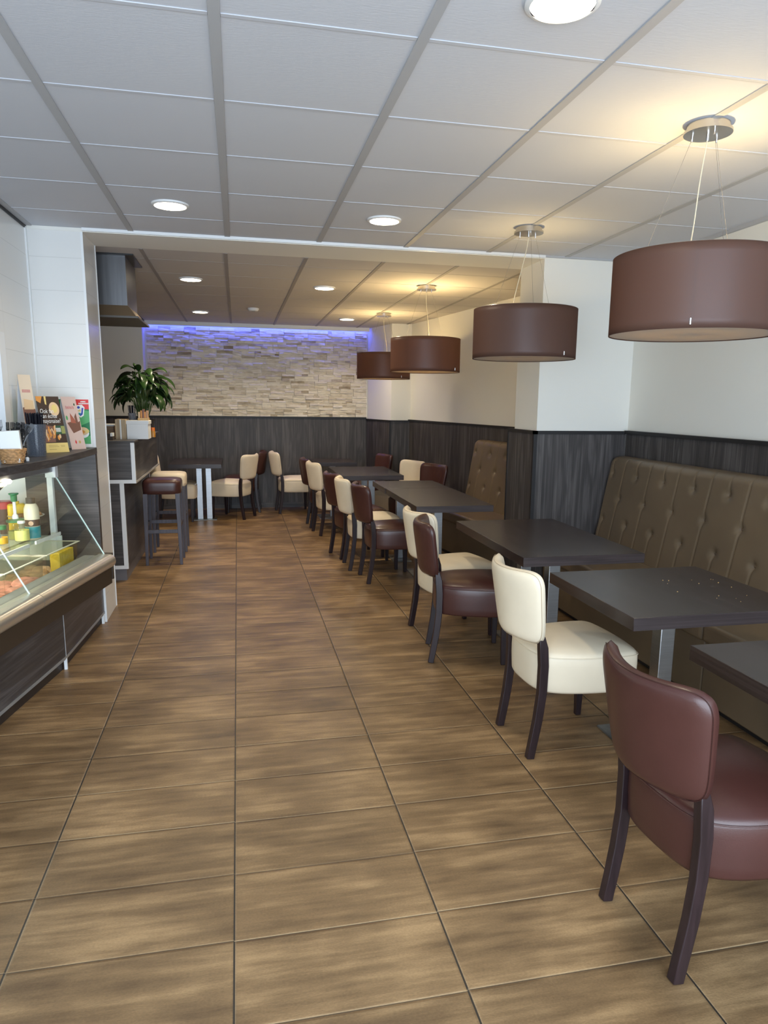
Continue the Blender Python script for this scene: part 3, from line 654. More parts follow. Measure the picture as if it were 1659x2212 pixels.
# ================================================================== BENCHES
def make_bench(label, length, seams, T, y_end_round=True):
    """local: u along the wall from 0 (far end) to length, n away from wall, z up. T maps (n,u,z) to world"""
    t = thing('upholstered_bench', label, 'bench', (0, 0, 0), 0, 'tufted wall benches')
    m = MB(); m.box(0.05, 0.60, 0.01, length, 0.0, 0.04, BLACKT, T); m.build('plinth', None, t)
    es = [0]+seams+[length]
    for a, b in zip(es, es[1:]):
        m = MB(); m.box(0.05, 0.640, a+0.002, b-0.002, 0.04, 0.365, None, T); m.build('base_panel', TAUPE, t, bevel=0.008, bseg=3)
        m = MB(); m.box(0.05, 0.665, a+0.0015, b-0.0015, 0.350, 0.455, None, T); m.build('seat_cushion', TAUPE, t, bevel=0.022, bseg=4)
    pit = 0.1675; z0, z1 = 0.44, 1.13
    def depth(u, z):
        k0 = int(round((u-0.06)/pit)); d = 0.0
        for k in (k0-1, k0, k0+1):
            uc = 0.06+pit*k; du = u-uc
            if k % 2: zs = (0.835,); on = 1.0
            else:
                zs = (1.008, 0.662); on = 1.0 if (z > 1.0 or z < 0.665) else 0.0
            for zb in zs:
                d -= 0.016*math.exp(-((du/0.032)**2+((z-zb)/0.030)**2)); d -= 0.010*math.exp(-((du/0.011)**2+((z-zb)/0.011)**2))
            if on:
                bend = 0.010*sum(math.exp(-((z-zb+0.03)/0.03)**2) for zb in zs)
                d -= 0.0060*math.exp(-((du)/0.0070)**2)
        return d
    m = MB(); nz = 90; nu = int(length/0.0062)
    def face_pt(a, b):
        u = a*length; z = z0+(z1-z0)*min(1, b/0.86) if b < 0.86 else z1
        n = 0.245-0.125*(min(z, z1)-z0)/(z1-z0)
        if b <= 0.86:
            q = (z-z0)/(z1-z0); n += depth(u, z)
            top = max(0, (z-(z1-0.05))/0.05); n -= 0.045*(1-math.sqrt(max(0, 1-top*top)))
        else:
            q = (b-0.86)/0.14; n = (0.12-0.045)*(1-q); z = z1+0.004*math.sin(q*PI)
        e = min(u, length-u)/0.035
        if e < 1: n = n*(1-0.16*(1-math.sqrt(max(0, 1-(1-e)**2)))) ; z -= (0.02*(1-math.sqrt(max(0, 1-(1-e)**2))) if z > 1.05 else 0)
        return T(n, u, z)
    V = m.grid(face_pt, nu, nz)
    # close the two ends
    for row in (V[0], V[-1]):
        bot = m.bm.verts.new(T(0, 0 if row is V[0] else length, z0)); m.bm.faces.new(list(row)+[bot])
    m.build('backrest', TAUPE, t, smooth=True, angle=60)
    k = 0
    while True:
        u = 0.06+pit*k
        if u > length-0.05: break
        for z in ((0.835,) if k % 2 else (1.008, 0.662)):
            n = 0.245-0.125*(z-z0)/(z1-z0)-0.024
            m = MB(); m.lathe([(0, -0.002), (0.0085, -0.002), (0.0095, 0.002), (0.007, 0.005), (0, 0.0065)], 14, cap=False)
            X_, Y_ = Vector(T(1, 0, 0))-Vector(T(0, 0, 0)), Vector(T(0, 1, 0))-Vector(T(0, 0, 0)); nn = (X_+Vector((0, 0, 0.18))).normalized()
            P0 = Vector(T(n, u, z)); q = nn.to_track_quat('Z', 'Y').to_matrix().to_4x4(); q.translation = P0
            bmesh.ops.transform(m.bm, matrix=q, verts=m.bm.verts); m.build('button', TAUPEB, t, smooth=True)
        k += 1
    return t
make_bench('long taupe button-tufted bench on the near right wall', 4.95, [1.99, 3.6], lambda n, u, z: (XR-0.024-n, 3.18-u, z))
_al = math.atan(0.145); _d = Vector((math.sin(_al), -math.cos(_al))); _o = Vector((wx(5.58)-0.024, 5.58)); _nx = Vector((-math.cos(_al), -math.sin(_al)))
make_bench('short taupe tufted bench behind the pillar in the back room', 1.76, [], lambda n, u, z: (_o.x+_nx.x*n+_d.x*u, _o.y+_nx.y*n+_d.y*u, z))

# ================================================================== BAR COUNTER + STOOLS
t = thing('bar_counter', 'dark laminate bar counter with white edge trim, left of the aisle', 'counter', (0, 0, 0))
m = MB(); m.box(-1.75, -0.80, 4.38, 6.22, 0.84, 1.165); m.build('upper_body', WOODV, t)
m = MB(); m.box(-1.75, -0.815, 4.376, 4.380, 0.862, 1.165); m.build('front_panel', WOODH, t)
m = MB(); m.box(-1.70, -0.918, 4.396, 4.400, 0.136, 0.834); m.build('front_panel', WOODH, t)
m = MB(); m.box(-1.76, -0.778, 4.37, 6.24, 1.165, 1.182); m.build('worktop', WOODH, t, bevel=0.002, bseg=1)
m = MB(); m.box(-1.70, -0.888, 4.40, 6.10, 0.11, 0.84); m.build('lower_body', WOODV, t)
m = MB(); m.box(-1.65, -0.905, 4.43, 6.05, 0.0, 0.11); m.build('plinth', mat('grey_plinth', (0.16,0.15,0.16,1), 0.45), t)
TW = 0.03
for nm, bx in (('trim', (-1.75,-0.784,4.372,4.392,0.832,0.832+TW)), ('trim', (-0.784-TW,-0.784,4.372,4.392,0.832+TW,1.165)), ('trim', (-0.888-TW,-0.884,4.392,4.412,0.106+TW,0.832)), ('trim', (-1.70,-0.884,4.392,4.412,0.106,0.106+TW))):
    m = MB(); m.box(*bx); m.build(nm, WHITEG, t)
m = MB(); m.box(-0.7995, -0.784, 4.392, 6.21, 0.83, 0.842); m.build('trim', mat('grey_trim', (0.35,0.34,0.33,1), 0.4), t)
def make_stool(label, leather):
    t = thing('bar_stool', label, 'bar stool', group='bar stools at the counter')
    m = MB(); 
    ol = []
    for i in range(48):
        a = 2*PI*i/48; cx_, sx_ = math.cos(a), math.sin(a); r = 1/((abs(cx_)**6+abs(sx_)**6)**(1/6)); ol.append((0.172*r*cx_, 0.172*r*sx_))
    rings = []
    for s_, z in [(0.0,0.662),(0.93,0.662),(0.975,0.668),(0.985,0.70),(1.0,0.74),(0.99,0.765),(0.965,0.780),(0.90,0.789),(0.7,0.797),(0.35,0.802),(0,0.803)]:
        rings.append([m.bm.verts.new((x*s_, y*s_, z)) for x, y in ol] if s_ else [m.bm.verts.new((0, 0, z))])
    for a, b in zip(rings, rings[1:]):
        for i in range(48):
            j = (i+1) % 48
            if len(a) == 1: m.bm.faces.new((a[0], b[j], b[i]))
            elif len(b) == 1: m.bm.faces.new((a[i], a[j], b[0]))
            else: m.bm.faces.new((a[i], a[j], b[j], b[i]))
    m.build('seat', leather, t, smooth=True, angle=60)
    SL = mat('stool_leg', (0.075,0.066,0.082,1), 0.38, var=((60,60,5),0.2)) if 'stool_leg' not in MATS else MATS['stool_leg']
    for sx_ in (-1, 1):
        for sy_ in (-1, 1):
            P_ = []
            for z, h, o_ in ((0, 0.013, 0.152), (0.668, 0.021, 0.142)):
                x, y = sx_*o_, sy_*o_; P_ += [(x-h, y-h, z), (x+h, y-h, z), (x+h, y+h, z), (x-h, y+h, z)]
            m = MB(); m.hexa(P_); m.build('leg', SL, t, bevel=0.002)
    for z, a, b in ((0.30, (-0.15,-0.15), (0.15,-0.15)), (0.345, (-0.15,0.15), (0.15,0.15)), (0.345, (-0.15,-0.15), (-0.15,0.15)), (0.345, (0.15,-0.15), (0.15,0.15))):
        m = MB(); x0, x1 = sorted((a[0], b[0])); y0, y1 = sorted((a[1], b[1]))
        if x0 == x1: m.box(x0-0.009, x1+0.009, y0, y1, z, z+0.034)
        else: m.box(x0, x1, y0-0.009, y1+0.009, z, z+0.034)
        m.build('stretcher', SL, t, bevel=0.0015, bseg=1)
    return t
s1 = make_stool('brown leather bar stool, front one at the counter', BROWNL); s1.location = (-0.652, 5.13, 0)
s2 = make_stool('cream leather bar stool just behind the brown one', CREAML); s2.location = (-0.648, 5.72, 0)
#__MORE__
# ================================================================== REFRIGERATED DISPLAY COUNTER
ALU = mat('satin_aluminium', (0.72,0.69,0.62,1), 0.32, metal=0.85)
ALUG = mat('grey_fascia', (0.33,0.34,0.36,1), 0.4, metal=0.6)
BUMP = mat('dark_bumper', (0.045,0.028,0.016,1), 0.6)
DECK = mat('speckled_grey_deck', (0.22,0.225,0.22,1), 0.55, var=((220,220,220),0.12))
LINER = mat('display_liner', (0.72,0.76,0.74,1), 0.4)
_A = Vector((-0.768, 2.90)); _t = Vector((-0.2, -0.98)).normalized(); _n = Vector((0.98, -0.2)).normalized()
def LQ(n, s, z): return (_A.x+_n.x*n+_t.x*s, _A.y+_n.y*n+_t.y*s, z)
S_ = 2.75
t = thing('display_counter', 'glass-fronted refrigerated display counter with dark laminate base, on the left', 'display counter', (0, 0, 0))
BASE = [(-0.882, 3.222), (-0.938, 2.33), (-1.072, 1.55), (-1.33, 0.25)]
def strip(mb, poly, d0, d1, z0, z1, m=None):
    for (a, b) in zip(poly, poly[1:]):
        a, b = Vector(a), Vector(b); e = (b-a).normalized(); q = Vector((-e.y, e.x)); q = q if q.x > 0 else -q
        P_ = [a+q*d1, b+q*d1, b+q*d0, a+q*d0]; mb.hexa([(v.x, v.y, z0) for v in P_]+[(v.x, v.y, z1) for v in P_], m)
for a, b in zip(BASE, BASE[1:]):
    A_, B_ = Vector(a), Vector(b); e = (B_-A_).normalized()*0.002
    m = MB(); strip(m, [A_+e, B_-e], -0.02, 0.0, 0.075, 0.42); m.build('base_panel', WOODV, t)
m = MB(); strip(m, BASE, -0.02, 0.003, 0.062, 0.078); m.build('edge_strip', mat('grey_edge_strip', (0.40,0.42,0.44,1), 0.35, metal=0.5), t)
m = MB(); strip(m, BASE, -0.05, -0.02, 0.0, 0.065); m.build('toe_kick', mat('toe_kick_brown', (0.030,0.021,0.018,1), 0.5), t)
for (x, y) in ((-0.938, 2.33), (-0.884, 3.19)):
    m = MB(); m.box(x-0.012, x+0.004, y-0.008, y+0.008, 0.0, 0.066); m.build('foot', WHITEG, t)
m = MB(); strip(m, [(-0.938+0.0005, 2.332), (-0.938, 2.328)], -0.02, 0.0015, 0.075, 0.42); m.build('joint_strip', mat('joint_grey', (0.5,0.5,0.5,1), 0.4), t)
m = MB(); m.prism([(-0.95, 3.2), (-1.0, 2.33), (-1.14, 1.55), (-1.4, 0.25), (-2.2, 0.25), (-2.2, 3.2)], 0.0, 0.34); m.build('carcass', BUMP, t)
# bumper and round rail
m = MB(); m.box(-0.06, 0.005, 0.0, S_, 0.355, 0.462, None, LQ); m.build('bumper', BUMP, t, bevel=0.003)
m = MB(); m.box(-0.09, 0.012, -0.02, 0.0, 0.38, 0.55, None, LQ); m.build('end_bracket', BUMP, t, bevel=0.003)
m = MB(); pr = []
for k in range(13):
    a = -PI/2+PI*k/12; pr.append((-0.005+0.040*math.cos(a), 0.502+0.043*math.sin(a)))
pr += [(-0.07, 0.545), (-0.07, 0.459)]
m.hexa  # profile extruded along the counter
for s0, s1_ in ((0.0, 0.965), (0.969, 1.95), (1.954, S_)):
    r0 = [m.bm.verts.new(LQ(n, s0, z)) for n, z in pr]; r1 = [m.bm.verts.new(LQ(n, s1_, z)) for n, z in pr]
    for i in range(len(pr)): j = (i+1) % len(pr); m.bm.faces.new((r0[i], r0[j], r1[j], r1[i]))
    m.bm.faces.new(r0[::-1]); m.bm.faces.new(r1)
m.build('rail', ALU, t, smooth=True, angle=50)
# deck, well, liner
m = MB(); m.box(-0.165, -0.06, 0.0, S_, 0.50, 0.535, None, LQ); m.build('front_deck', DECK, t, bevel=0.002)
m = MB(); m.box(-0.95, -0.165, 0.0, S_, 0.36, 0.40, None, LQ); m.box(-0.170, -0.165, 0.0, S_, 0.36, 0.53, None, LQ); m.build('well', LINER, t)
m = MB(); m.box(-0.97, -0.95, 0.0, S_, 0.36, 1.12, None, LQ); m.box(-0.97, -0.30, -0.012, 0.0, 0.50, 0.66, None, LQ)
m.hexa([LQ(-0.95, 0, 0.93), LQ(-0.95, S_, 0.93), LQ(-0.45, S_, 1.12), LQ(-0.45, 0, 1.12), LQ(-0.95, 0, 0.95), LQ(-0.95, S_, 0.95), LQ(-0.45, S_, 1.14), LQ(-0.45, 0, 1.14)]); m.build('back_liner', LINER, t)
m = MB(); m.box(-0.80, -0.30, 0.02, S_-0.05, 0.676, 0.684, None, LQ); sh_ = m.build('shelf', CLEARP, t)
m = MB(); m.box(-0.302, -0.292, 0.02, 0.34, 0.670, 0.690, None, LQ); m.box(-0.302, -0.292, 0.42, 1.3, 0.670, 0.690, None, LQ); m.build('shelf_edge', WHITEG, sh_)
# slanted front glass in three sheets, with polished edges
def gl_(f): return (-0.03-0.29*f, 0.535+0.53*f)
for s0, s1_ in ((0.0, 0.965), (0.970, 1.95), (1.955, S_)):
    n0, z0 = gl_(0); n1, z1 = gl_(1)
    m = MB(); m.hexa([LQ(n0, s0, z0), LQ(n0, s1_, z0), LQ(n0-0.006, s1_, z0), LQ(n0-0.006, s0, z0), LQ(n1, s0, z1), LQ(n1, s1_, z1), LQ(n1-0.006, s1_, z1), LQ(n1-0.006, s0, z1)])
    g = m.build('front_glass', GLASS, t)
    m = MB(); 
    for s_ in (s0, ):
        m.hexa([LQ(n0+0.001, s_-0.002, z0), LQ(n0+0.001, s_+0.001, z0), LQ(n0-0.007, s_+0.001, z0), LQ(n0-0.007, s_-0.002, z0), LQ(n1+0.001, s_-0.002, z1), LQ(n1+0.001, s_+0.001, z1), LQ(n1-0.007, s_+0.001, z1), LQ(n1-0.007, s_-0.002, z1)])
    m.build('glass_edge', EDGE, g)
m = MB(); m.box(-0.37, -0.315, 0.02, S_, 1.065, 1.150, None, LQ); m.build('fascia', ALUG, t, bevel=0.006)
m = MB(); m.box(-0.365, -0.30, -0.02, 0.018, 1.03, 1.155, None, LQ); m.box(-0.365, -0.330, -0.022, 0.004, 0.54, 1.155, None, LQ); m.build('end_post', WHITEG, t, bevel=0.002)
m = MB(); m.prism([(-0.864, 3.224), (-0.904, 2.254), (-1.017, 1.743), (-1.33, 0.25), (-2.2, 0.25), (-2.2, 2.40), (-1.19, 2.40), (-1.19, 3.224)], 1.158, 1.20); m.build('worktop', WOODHY, t, bevel=0.003)
m = MB(); m.box(-1.30, -0.866, 3.165, 3.222, 0.30, 1.158); m.build('side_panel', WOODH, t)
m = MB(); m.tube([(-1.29, 2.30, 0.93), (-1.25, 2.34, 0.99), (-1.21, 2.375, 1.035), (-1.195, 2.392, 1.052)], 0.006); lo = m.build('lamp_arm', CHROME, t, smooth=True)
m = MB(); m.lathe([(0, 0.014), (0.010, 0.012), (0.017, 0.006), (0.019, 0.0), (0.017, -0.006), (0.010, -0.012), (0, -0.014)], 24, c=(-1.182, 2.405, 1.066), cap=False); m.build('lamp_head', mat('case_lamp', (1,1,1,1), 0.5, emit=(1.0,0.88,0.62), estr=18), lo, smooth=True)
_c = LQ(-0.56, 0.95, 1.045)
l = area('display_case_light', _c, (0, math.radians(8), math.atan2(_t.y, _t.x)), 1.7, 0.05, 30.0, (1.0, 0.93, 0.80))

# ---- things on the shelf and in the well
def bottle(name, label, cat, x, y, z, prof, m, cap=None, capm=None, labels=(), group='bottles and jars in the display counter', sx=1, sy=1):
    t = thing(name, label, cat, (x, y, z), 0, group)
    q = MB(); q.lathe(prof, 28, cap=True, sx=sx, sy=sy); q.build('body', m, t, smooth=True, angle=50)
    if cap: q = MB(); q.lathe(cap, 24, cap=True, sx=sx, sy=sy); q.build('cap', capm, t, smooth=True, angle=40)
    for (r, z0, z1, mm_) in labels:
        q = MB(); q.lathe([(r, z0), (r, z1)], 28, cap=False, sx=sx, sy=sy); q.build('label_band', mm_, t, smooth=True)
    return t
CRW = mat('cream_sauce', (0.86,0.78,0.60,1), 0.3); TEAL = mat('teal_label', (0.02,0.30,0.36,1), 0.4); BRN = mat('brown_label', (0.10,0.05,0.04,1), 0.4); PEACH = mat('peach_disc', (0.85,0.55,0.38,1), 0.4)
BLK = mat('black_plastic', (0.02,0.02,0.022,1), 0.3); GRN = mat('green_plastic', (0.03,0.20,0.08,1), 0.35); YEL = mat('yellow_plastic', (0.85,0.58,0.03,1), 0.35)
RED = mat('red_plastic', (0.45,0.04,0.05,1), 0.35); BLU = mat('blue_label', (0.02,0.30,0.62,1), 0.35); LIME = mat('yellow_green_label', (0.72,0.72,0.22,1), 0.4); ORA = mat('orange_juice', (0.90,0.50,0.04,1), 0.3)
b = bottle('sauce_bottle', 'large white sauce bottle with black cap and teal lower label', 'bottle', -1.172, 2.76, 0.684,
    [(0.038,0),(0.042,0.006),(0.042,0.16),(0.040,0.185),(0.030,0.208),(0.022,0.215)], CRW, [(0.026,0.213),(0.027,0.245),(0.024,0.247)], BLK, [(0.0426,0.006,0.075,TEAL),(0.0426,0.078,0.118,BRN)])
q = MB(); q.lathe([(0, 0.0), (0.014, 0.0), (0.014, 0.001), (0, 0.001)], 20); bmesh.ops.rotate(q.bm, verts=q.bm.verts, cent=(0,0,0), matrix=Matrix.Rotation(PI/2, 3, 'X')); bmesh.ops.translate(q.bm, verts=q.bm.verts, vec=(0.004,-0.0432,0.097)); q.build('label_disc', PEACH, b)
t = thing('pump_dispenser', 'clear jar with tall white pump stem and green pump head', 'dispenser', (-1.262, 2.76, 0.684))
q = MB(); q.lathe([(0.045,0),(0.048,0.01),(0.048,0.085),(0.040,0.10),(0.046,0.104)], 28); q.build('jar', CLEARP, t, smooth=True)
q = MB(); q.lathe([(0.0,0.003),(0.044,0.003),(0.044,0.05),(0,0.05)], 28, cap=False); q.build('sauce', LIME, t, smooth=True)
q = MB(); q.lathe([(0.052,0.104),(0.052,0.116),(0.02,0.122),(0,0.122)], 28); q.build('collar', GRN, t, smooth=True, angle=40)
q = MB(); q.lathe([(0.018,0.122),(0.016,0.142),(0.009,0.150),(0.009,0.235)], 20); q.build('stem', WHITEG, t, smooth=True, angle=40)
q = MB(); q.lathe([(0.017,0.225),(0.018,0.262),(0.027,0.268),(0.027,0.275),(0,0.277)], 20); q.build('pump_head', GRN, t, smooth=True, angle=40)
t = thing('yellow_canister', 'squarish yellow canister standing behind the green pump', 'canister', (-1.30, 2.93, 0.684), 0.3)
q = MB(); q.box(-0.05,0.05,-0.035,0.035,0,0.19); q.build('body', YEL, t, bevel=0.016, bseg=4)
q = MB(); q.lathe([(0.018,0.19),(0.018,0.205),(0,0.206)], 20); q.build('cap', YEL, t, smooth=True, angle=40)
bottle('glass_jar', 'small glass jar with green lid and orange-yellow contents', 'jar', -1.300, 2.60, 0.684, [(0.033,0),(0.036,0.005),(0.036,0.060),(0.028,0.078),(0.026,0.088)], CLEARP,
    [(0.030,0.086),(0.031,0.106),(0.028,0.109)], GRN, [(0.0335,0.004,0.040,ORA)])
b = bottle('glass_bottle', 'small clear bottle with a yellow-green label', 'bottle', -1.205, 2.66, 0.684, [(0.036,0),(0.039,0.005),(0.039,0.075),(0.032,0.098),(0.018,0.108),(0.017,0.116)], CLEARP,
    [(0.021,0.110),(0.021,0.122),(0.018,0.124)], WHITEG, [(0.0395,0.010,0.070,LIME)])
bottle('squeeze_bottle', 'white squeeze bottle with blue lower label and green cap at the photo edge', 'bottle', -1.352, 2.62, 0.684, [(0.036,0),(0.040,0.006),(0.040,0.14),(0.030,0.185),(0.018,0.20)], CRW,
    [(0.02,0.198),(0.022,0.225),(0.018,0.232)], GRN, [(0.0406,0.005,0.085,BLU),(0.0406,0.088,0.104,RED)])
t = thing('sauce_tub', 'dark tub with dull red lid behind the pump dispenser', 'tub', (-1.385, 2.98, 0.684))
q = MB(); q.lathe([(0.048,0),(0.052,0.16)], 28); q.build('tub', mat('dark_tub', (0.07,0.035,0.03,1), 0.4), t, smooth=True, angle=40)
q = MB(); q.lathe([(0.055,0.155),(0.055,0.195),(0.05,0.20),(0,0.20)], 28); q.build('lid', RED, t, smooth=True, angle=40)
FOOD1 = mat('pink_meat', (0.60,0.25,0.20,1), 0.45, var=((30,30,30),0.35)); FOOD2 = mat('pale_chicken', (0.80,0.52,0.34,1), 0.45, var=((30,30,30),0.25)); FOOD3 = mat('fried_brown', (0.42,0.20,0.08,1), 0.6, var=((40,40,40),0.35))
def lumps(seed, x0, x1, y0, y1, z, r0, r1, n, T=LQ):
    rnd = random.Random(seed); mb = MB()
    for i in range(n):
        a, b_ = rnd.uniform(x0, x1), rnd.uniform(y0, y1); r = rnd.uniform(r0, r1); c_ = T(a, b_, z+rnd.uniform(0, r*0.9))
        sx_, sy_ = rnd.uniform(0.8, 1.8), rnd.uniform(0.7, 1.3)
        mb.lathe([(0,-r*0.7),(r*0.8,-r*0.45),(r,0),(r*0.75,r*0.5),(0,r*0.7)], 10, c=c_, cap=False, sx=sx_, sy=sy_)
    return mb
def tray(label, n0, n1, s0, s1_, z0, z1, T=LQ):
    t = thing('food_container', label, 'container', (0, 0, 0), 0, 'clear food containers in the display counter')
    q = MB(); w_ = 0.003; f = 0.012
    q.box(n0+f, n1-f, s0+f, s1_-f, z0, z0+w_, None, T)
    for bx in ((n0,n0+w_,s0,s1_),(n1-w_,n1,s0,s1_),(n0,n1,s0,s0+w_),(n0,n1,s1_-w_,s1_)):
        cn, cs = (n0+n1)/2, (s0+s1_)/2
        def TT(n, s, z, T=T): k = 1-0.06*(z1-z)/(z1-z0); return T(cn+(n-cn)*k, cs+(s-cs)*k, z)
        q.box(*bx, z0, z1, None, TT)
    q.build('tub', CLEARP, t)
    q = MB(); e = 0.012
    for bx in ((n0-e,n0,s0-e,s1_+e),(n1,n1+e,s0-e,s1_+e),(n0,n1,s0-e,s0),(n0,n1,s1_,s1_+e)): q.box(*bx, z1-0.004, z1, None, T)
    q.build('rim', mat('cream_rim', (0.75,0.70,0.58,1), 0.3) if 'cream_rim' not in MATS else MATS['cream_rim'], t)
    return t
tray('clear food container nearest the wooden end panel, holding a yellow pack', -0.49, -0.185, 0.04, 0.46, 0.402, 0.635)
tray('clear food container left of the yellow pack, holding pink meat', -0.49, -0.185, 0.50, 0.92, 0.402, 0.635)
tray('clear food container at the photo edge below the shelf, holding pale pieces', -0.49, -0.185, 0.96, 1.45, 0.402, 0.635)
t = thing('yellow_food_pack', 'ribbed yellow pack standing in a clear container', 'food pack', (0, 0, 0))
q = MB()
for k in range(11): q.box(-0.262, -0.202, 0.062+0.018*k, 0.0765+0.018*k, 0.412, 0.602, None, LQ)
q.box(-0.257, -0.207, 0.062, 0.258, 0.415, 0.597, None, LQ); q.build('block', YEL, t, bevel=0.004)
tag(lumps(1, -0.44, -0.24, 0.54, 0.88, 0.46, 0.030, 0.048, 70).build('raw_meat', FOOD1, None, smooth=True), 'pink raw meat pieces heaped in a clear container', 'meat', kind='stuff')
tag(lumps(2, -0.44, -0.24, 1.00, 1.40, 0.47, 0.030, 0.050, 70).build('chicken_pieces', FOOD2, None, smooth=True), 'pale chicken pieces in the container at the photo edge', 'chicken', kind='stuff')
tag(lumps(3, -0.45, -0.31, 0.12, 0.42, 0.45, 0.022, 0.036, 44).build('chicken_pieces', FOOD2, None, smooth=True), 'pale pieces behind the yellow pack in the same container', 'chicken', kind='stuff')
t = thing('serving_plate', 'shallow white plate raised behind the big sauce bottle', 'plate', LQ(-0.46, 0.10, 0.684))
q = MB(); q.lathe([(0.04,0.0),(0.05,0.10),(0.10,0.118),(0.104,0.122),(0.05,0.112),(0,0.110)], 32, cap=False); q.build('dish', WHITEG, t, smooth=True)
tag(lumps(4, -0.52, -0.40, 0.04, 0.16, 0.80, 0.014, 0.022, 14).build('fried_snacks', FOOD3, None, smooth=True), 'brown fried snacks heaped on the raised plate', 'snacks', kind='stuff')

# ---- things on the display counter top
def card(name, label, cat, p0, ang, w_, h_, lean, front, shapes, foot=True, group=None):
    """upright folded card; local x = width, z = height, front looks to -y"""
    t = thing(name, label, cat, p0, ang, group)
    q = MB(); sl = lean/h_
    def T(x, y, z): return (x, y+z*sl, z)
    q.box(-w_/2, w_/2, 0.0, 0.0012, 0, h_, front, T)
    for kind_, args, m_ in shapes:
        k = args[-1]; d = -0.0003-0.0003*k
        if kind_ == 'r': x0, x1, z0, z1 = args[:4]; q.face([T(x0, d, z0), T(x1, d, z0), T(x1, d, z1), T(x0, d, z1)], m_)
        elif kind_ == 'p': q.face([T(x, d, z) for x, z in args[0]], m_)
        elif kind_ == 'e':
            cx_, cz_, a, b_ = args[:4]; q.face([T(cx_+a*math.cos(2*PI*i/24), d, cz_+b_*math.sin(2*PI*i/24)) for i in range(24)], m_)
    o = q.build('printed_front', None, t)
    if foot:
        q = MB(); q.hexa([(-w_/2, 0.002, 0), (w_/2, 0.002, 0), (w_/2, 0.004, 0), (-w_/2, 0.004, 0), (-w_/2, h_*sl+0.0015, h_*0.98), (w_/2, h_*sl+0.0015, h_*0.98), (w_/2, h_*sl+0.003, h_*0.98), (-w_/2, h_*sl+0.003, h_*0.98)])
        q.hexa([(-w_/2+0.004, lean+0.06, 0), (w_/2-0.004, lean+0.06, 0), (w_/2-0.004, lean+0.0615, 0), (-w_/2+0.004, lean+0.0615, 0), (-w_/2+0.004, h_*sl+0.003, h_*0.97), (w_/2-0.004, h_*sl+0.003, h_*0.97), (w_/2-0.004, h_*sl+0.0045, h_*0.97), (-w_/2+0.004, h_*sl+0.0045, h_*0.97)])
        q.build('rear_flap', mat('card_white', (0.75,0.76,0.78,1), 0.6) if 'card_white' not in MATS else MATS['card_white'], t)
    return t, T
def put_text(t, body, size, x, z, m_, T, lean, space=1.0, shear=0.0, align='LEFT', sy=1.0):
    me = text_mesh(body, size, m_, 0.0, align, space, shear)
    for v in me.vertices: X, Y = v.co.x, v.co.y*sy; v.co = Vector(T(x+X, -0.0022, z+Y))
    o = bpy.data.objects.new('lettering', me); COL.objects.link(o); o.parent = t; return o
DKB = mat('print_dark_brown', (0.045,0.022,0.014,1), 0.4); PYEL = mat('print_yellow', (0.80,0.62,0.22,1), 0.45); PORG = mat('print_orange', (0.72,0.30,0.06,1), 0.45); PSAND = mat('print_sand', (0.78,0.55,0.32,1), 0.45)
PGRN = mat('print_green', (0.015,0.20,0.07,1), 0.4); PGR2 = mat('print_light_green', (0.10,0.42,0.15,1), 0.4); PRED = mat('print_red', (0.75,0.03,0.03,1), 0.4); PWHT = mat('print_white', (0.88,0.88,0.86,1), 0.4)
PPNK = mat('print_pink', (0.72,0.55,0.50,1), 0.45); PROS = mat('print_rose', (0.65,0.22,0.22,1), 0.45); PCHO = mat('print_chocolate', (0.22,0.10,0.07,1), 0.45); PBLU = mat('print_blue', (0.04,0.08,0.45,1), 0.4); PDGR = mat('print_dark_green', (0.02,0.09,0.05,1), 0.4); POLV = mat('print_olive', (0.30,0.32,0.10,1), 0.4)
PTAN = mat('print_tan_shade', (0.58,0.42,0.14,1), 0.45)
rnd = random.Random(11)
fries = []
for k in range(14):
    x = rnd.uniform(-0.055, 0.0); z = rnd.uniform(0.085, 0.125); a = rnd.uniform(-0.012, 0.012); h = rnd.uniform(0.035, 0.06)
    fries.append(('p', ([(x, z-0.02), (x+0.007, z-0.02), (x+0.007+a, z-0.02+h), (x+a, z-0.02+h)], 2+k*0.1), PORG if k % 3 else PSAND))
lines = [('r', (x0, x1, z0, z0+0.0035, 2), PTAN) for x0, x1, z0 in ((-0.048, 0.005, 0.040), (-0.048, 0.012, 0.032), (-0.048, -0.004, 0.016), (0.022, 0.048, 0.038), (0.024, 0.046, 0.031))]
t, T = card('table_card', 'brown sauce advertising card with white lettering and yellow foot', 'advertising card', (-0.993, 2.74, 1.2005), D(38), 0.135, 0.325, 0.095, DKB,
    [('r', (-0.0675, 0.0675, 0.0, 0.055, 1), PYEL), ('e', (0.028, 0.252, 0.030, 0.040, 1), PSAND), ('e', (0.030, 0.254, 0.017, 0.024, 2), PYEL), ('p', ([(-0.0675, 0.325), (-0.03, 0.325), (-0.045, 0.285), (-0.0675, 0.30)], 1), PORG),
     ('p', ([(-0.02, 0.325), (-0.008, 0.325), (-0.012, 0.275), (-0.020, 0.28)], 1), PYEL), ('r', (0.010, 0.0675, 0.105, 0.155, 1), PDGR), ('r', (0.045, 0.0675, 0.108, 0.152, 2), POLV), ('p', ([(-0.0675, 0.06), (-0.0, 0.06), (0.003, 0.15), (-0.0675, 0.165)], 1), PCHO),
     ('e', (0.022, 0.085, 0.007, 0.014, 2), PORG), ('e', (0.031, 0.093, 0.006, 0.012, 2.2), PSAND)] + fries + lines)
put_text(t, 'Ook fan\nvan échte\nmayonaise?', 0.0245, -0.060, 0.228, PWHT, T, 0, 0.80, 0.15, sy=1.45)
for k in range(5):
    pass
q = MB()
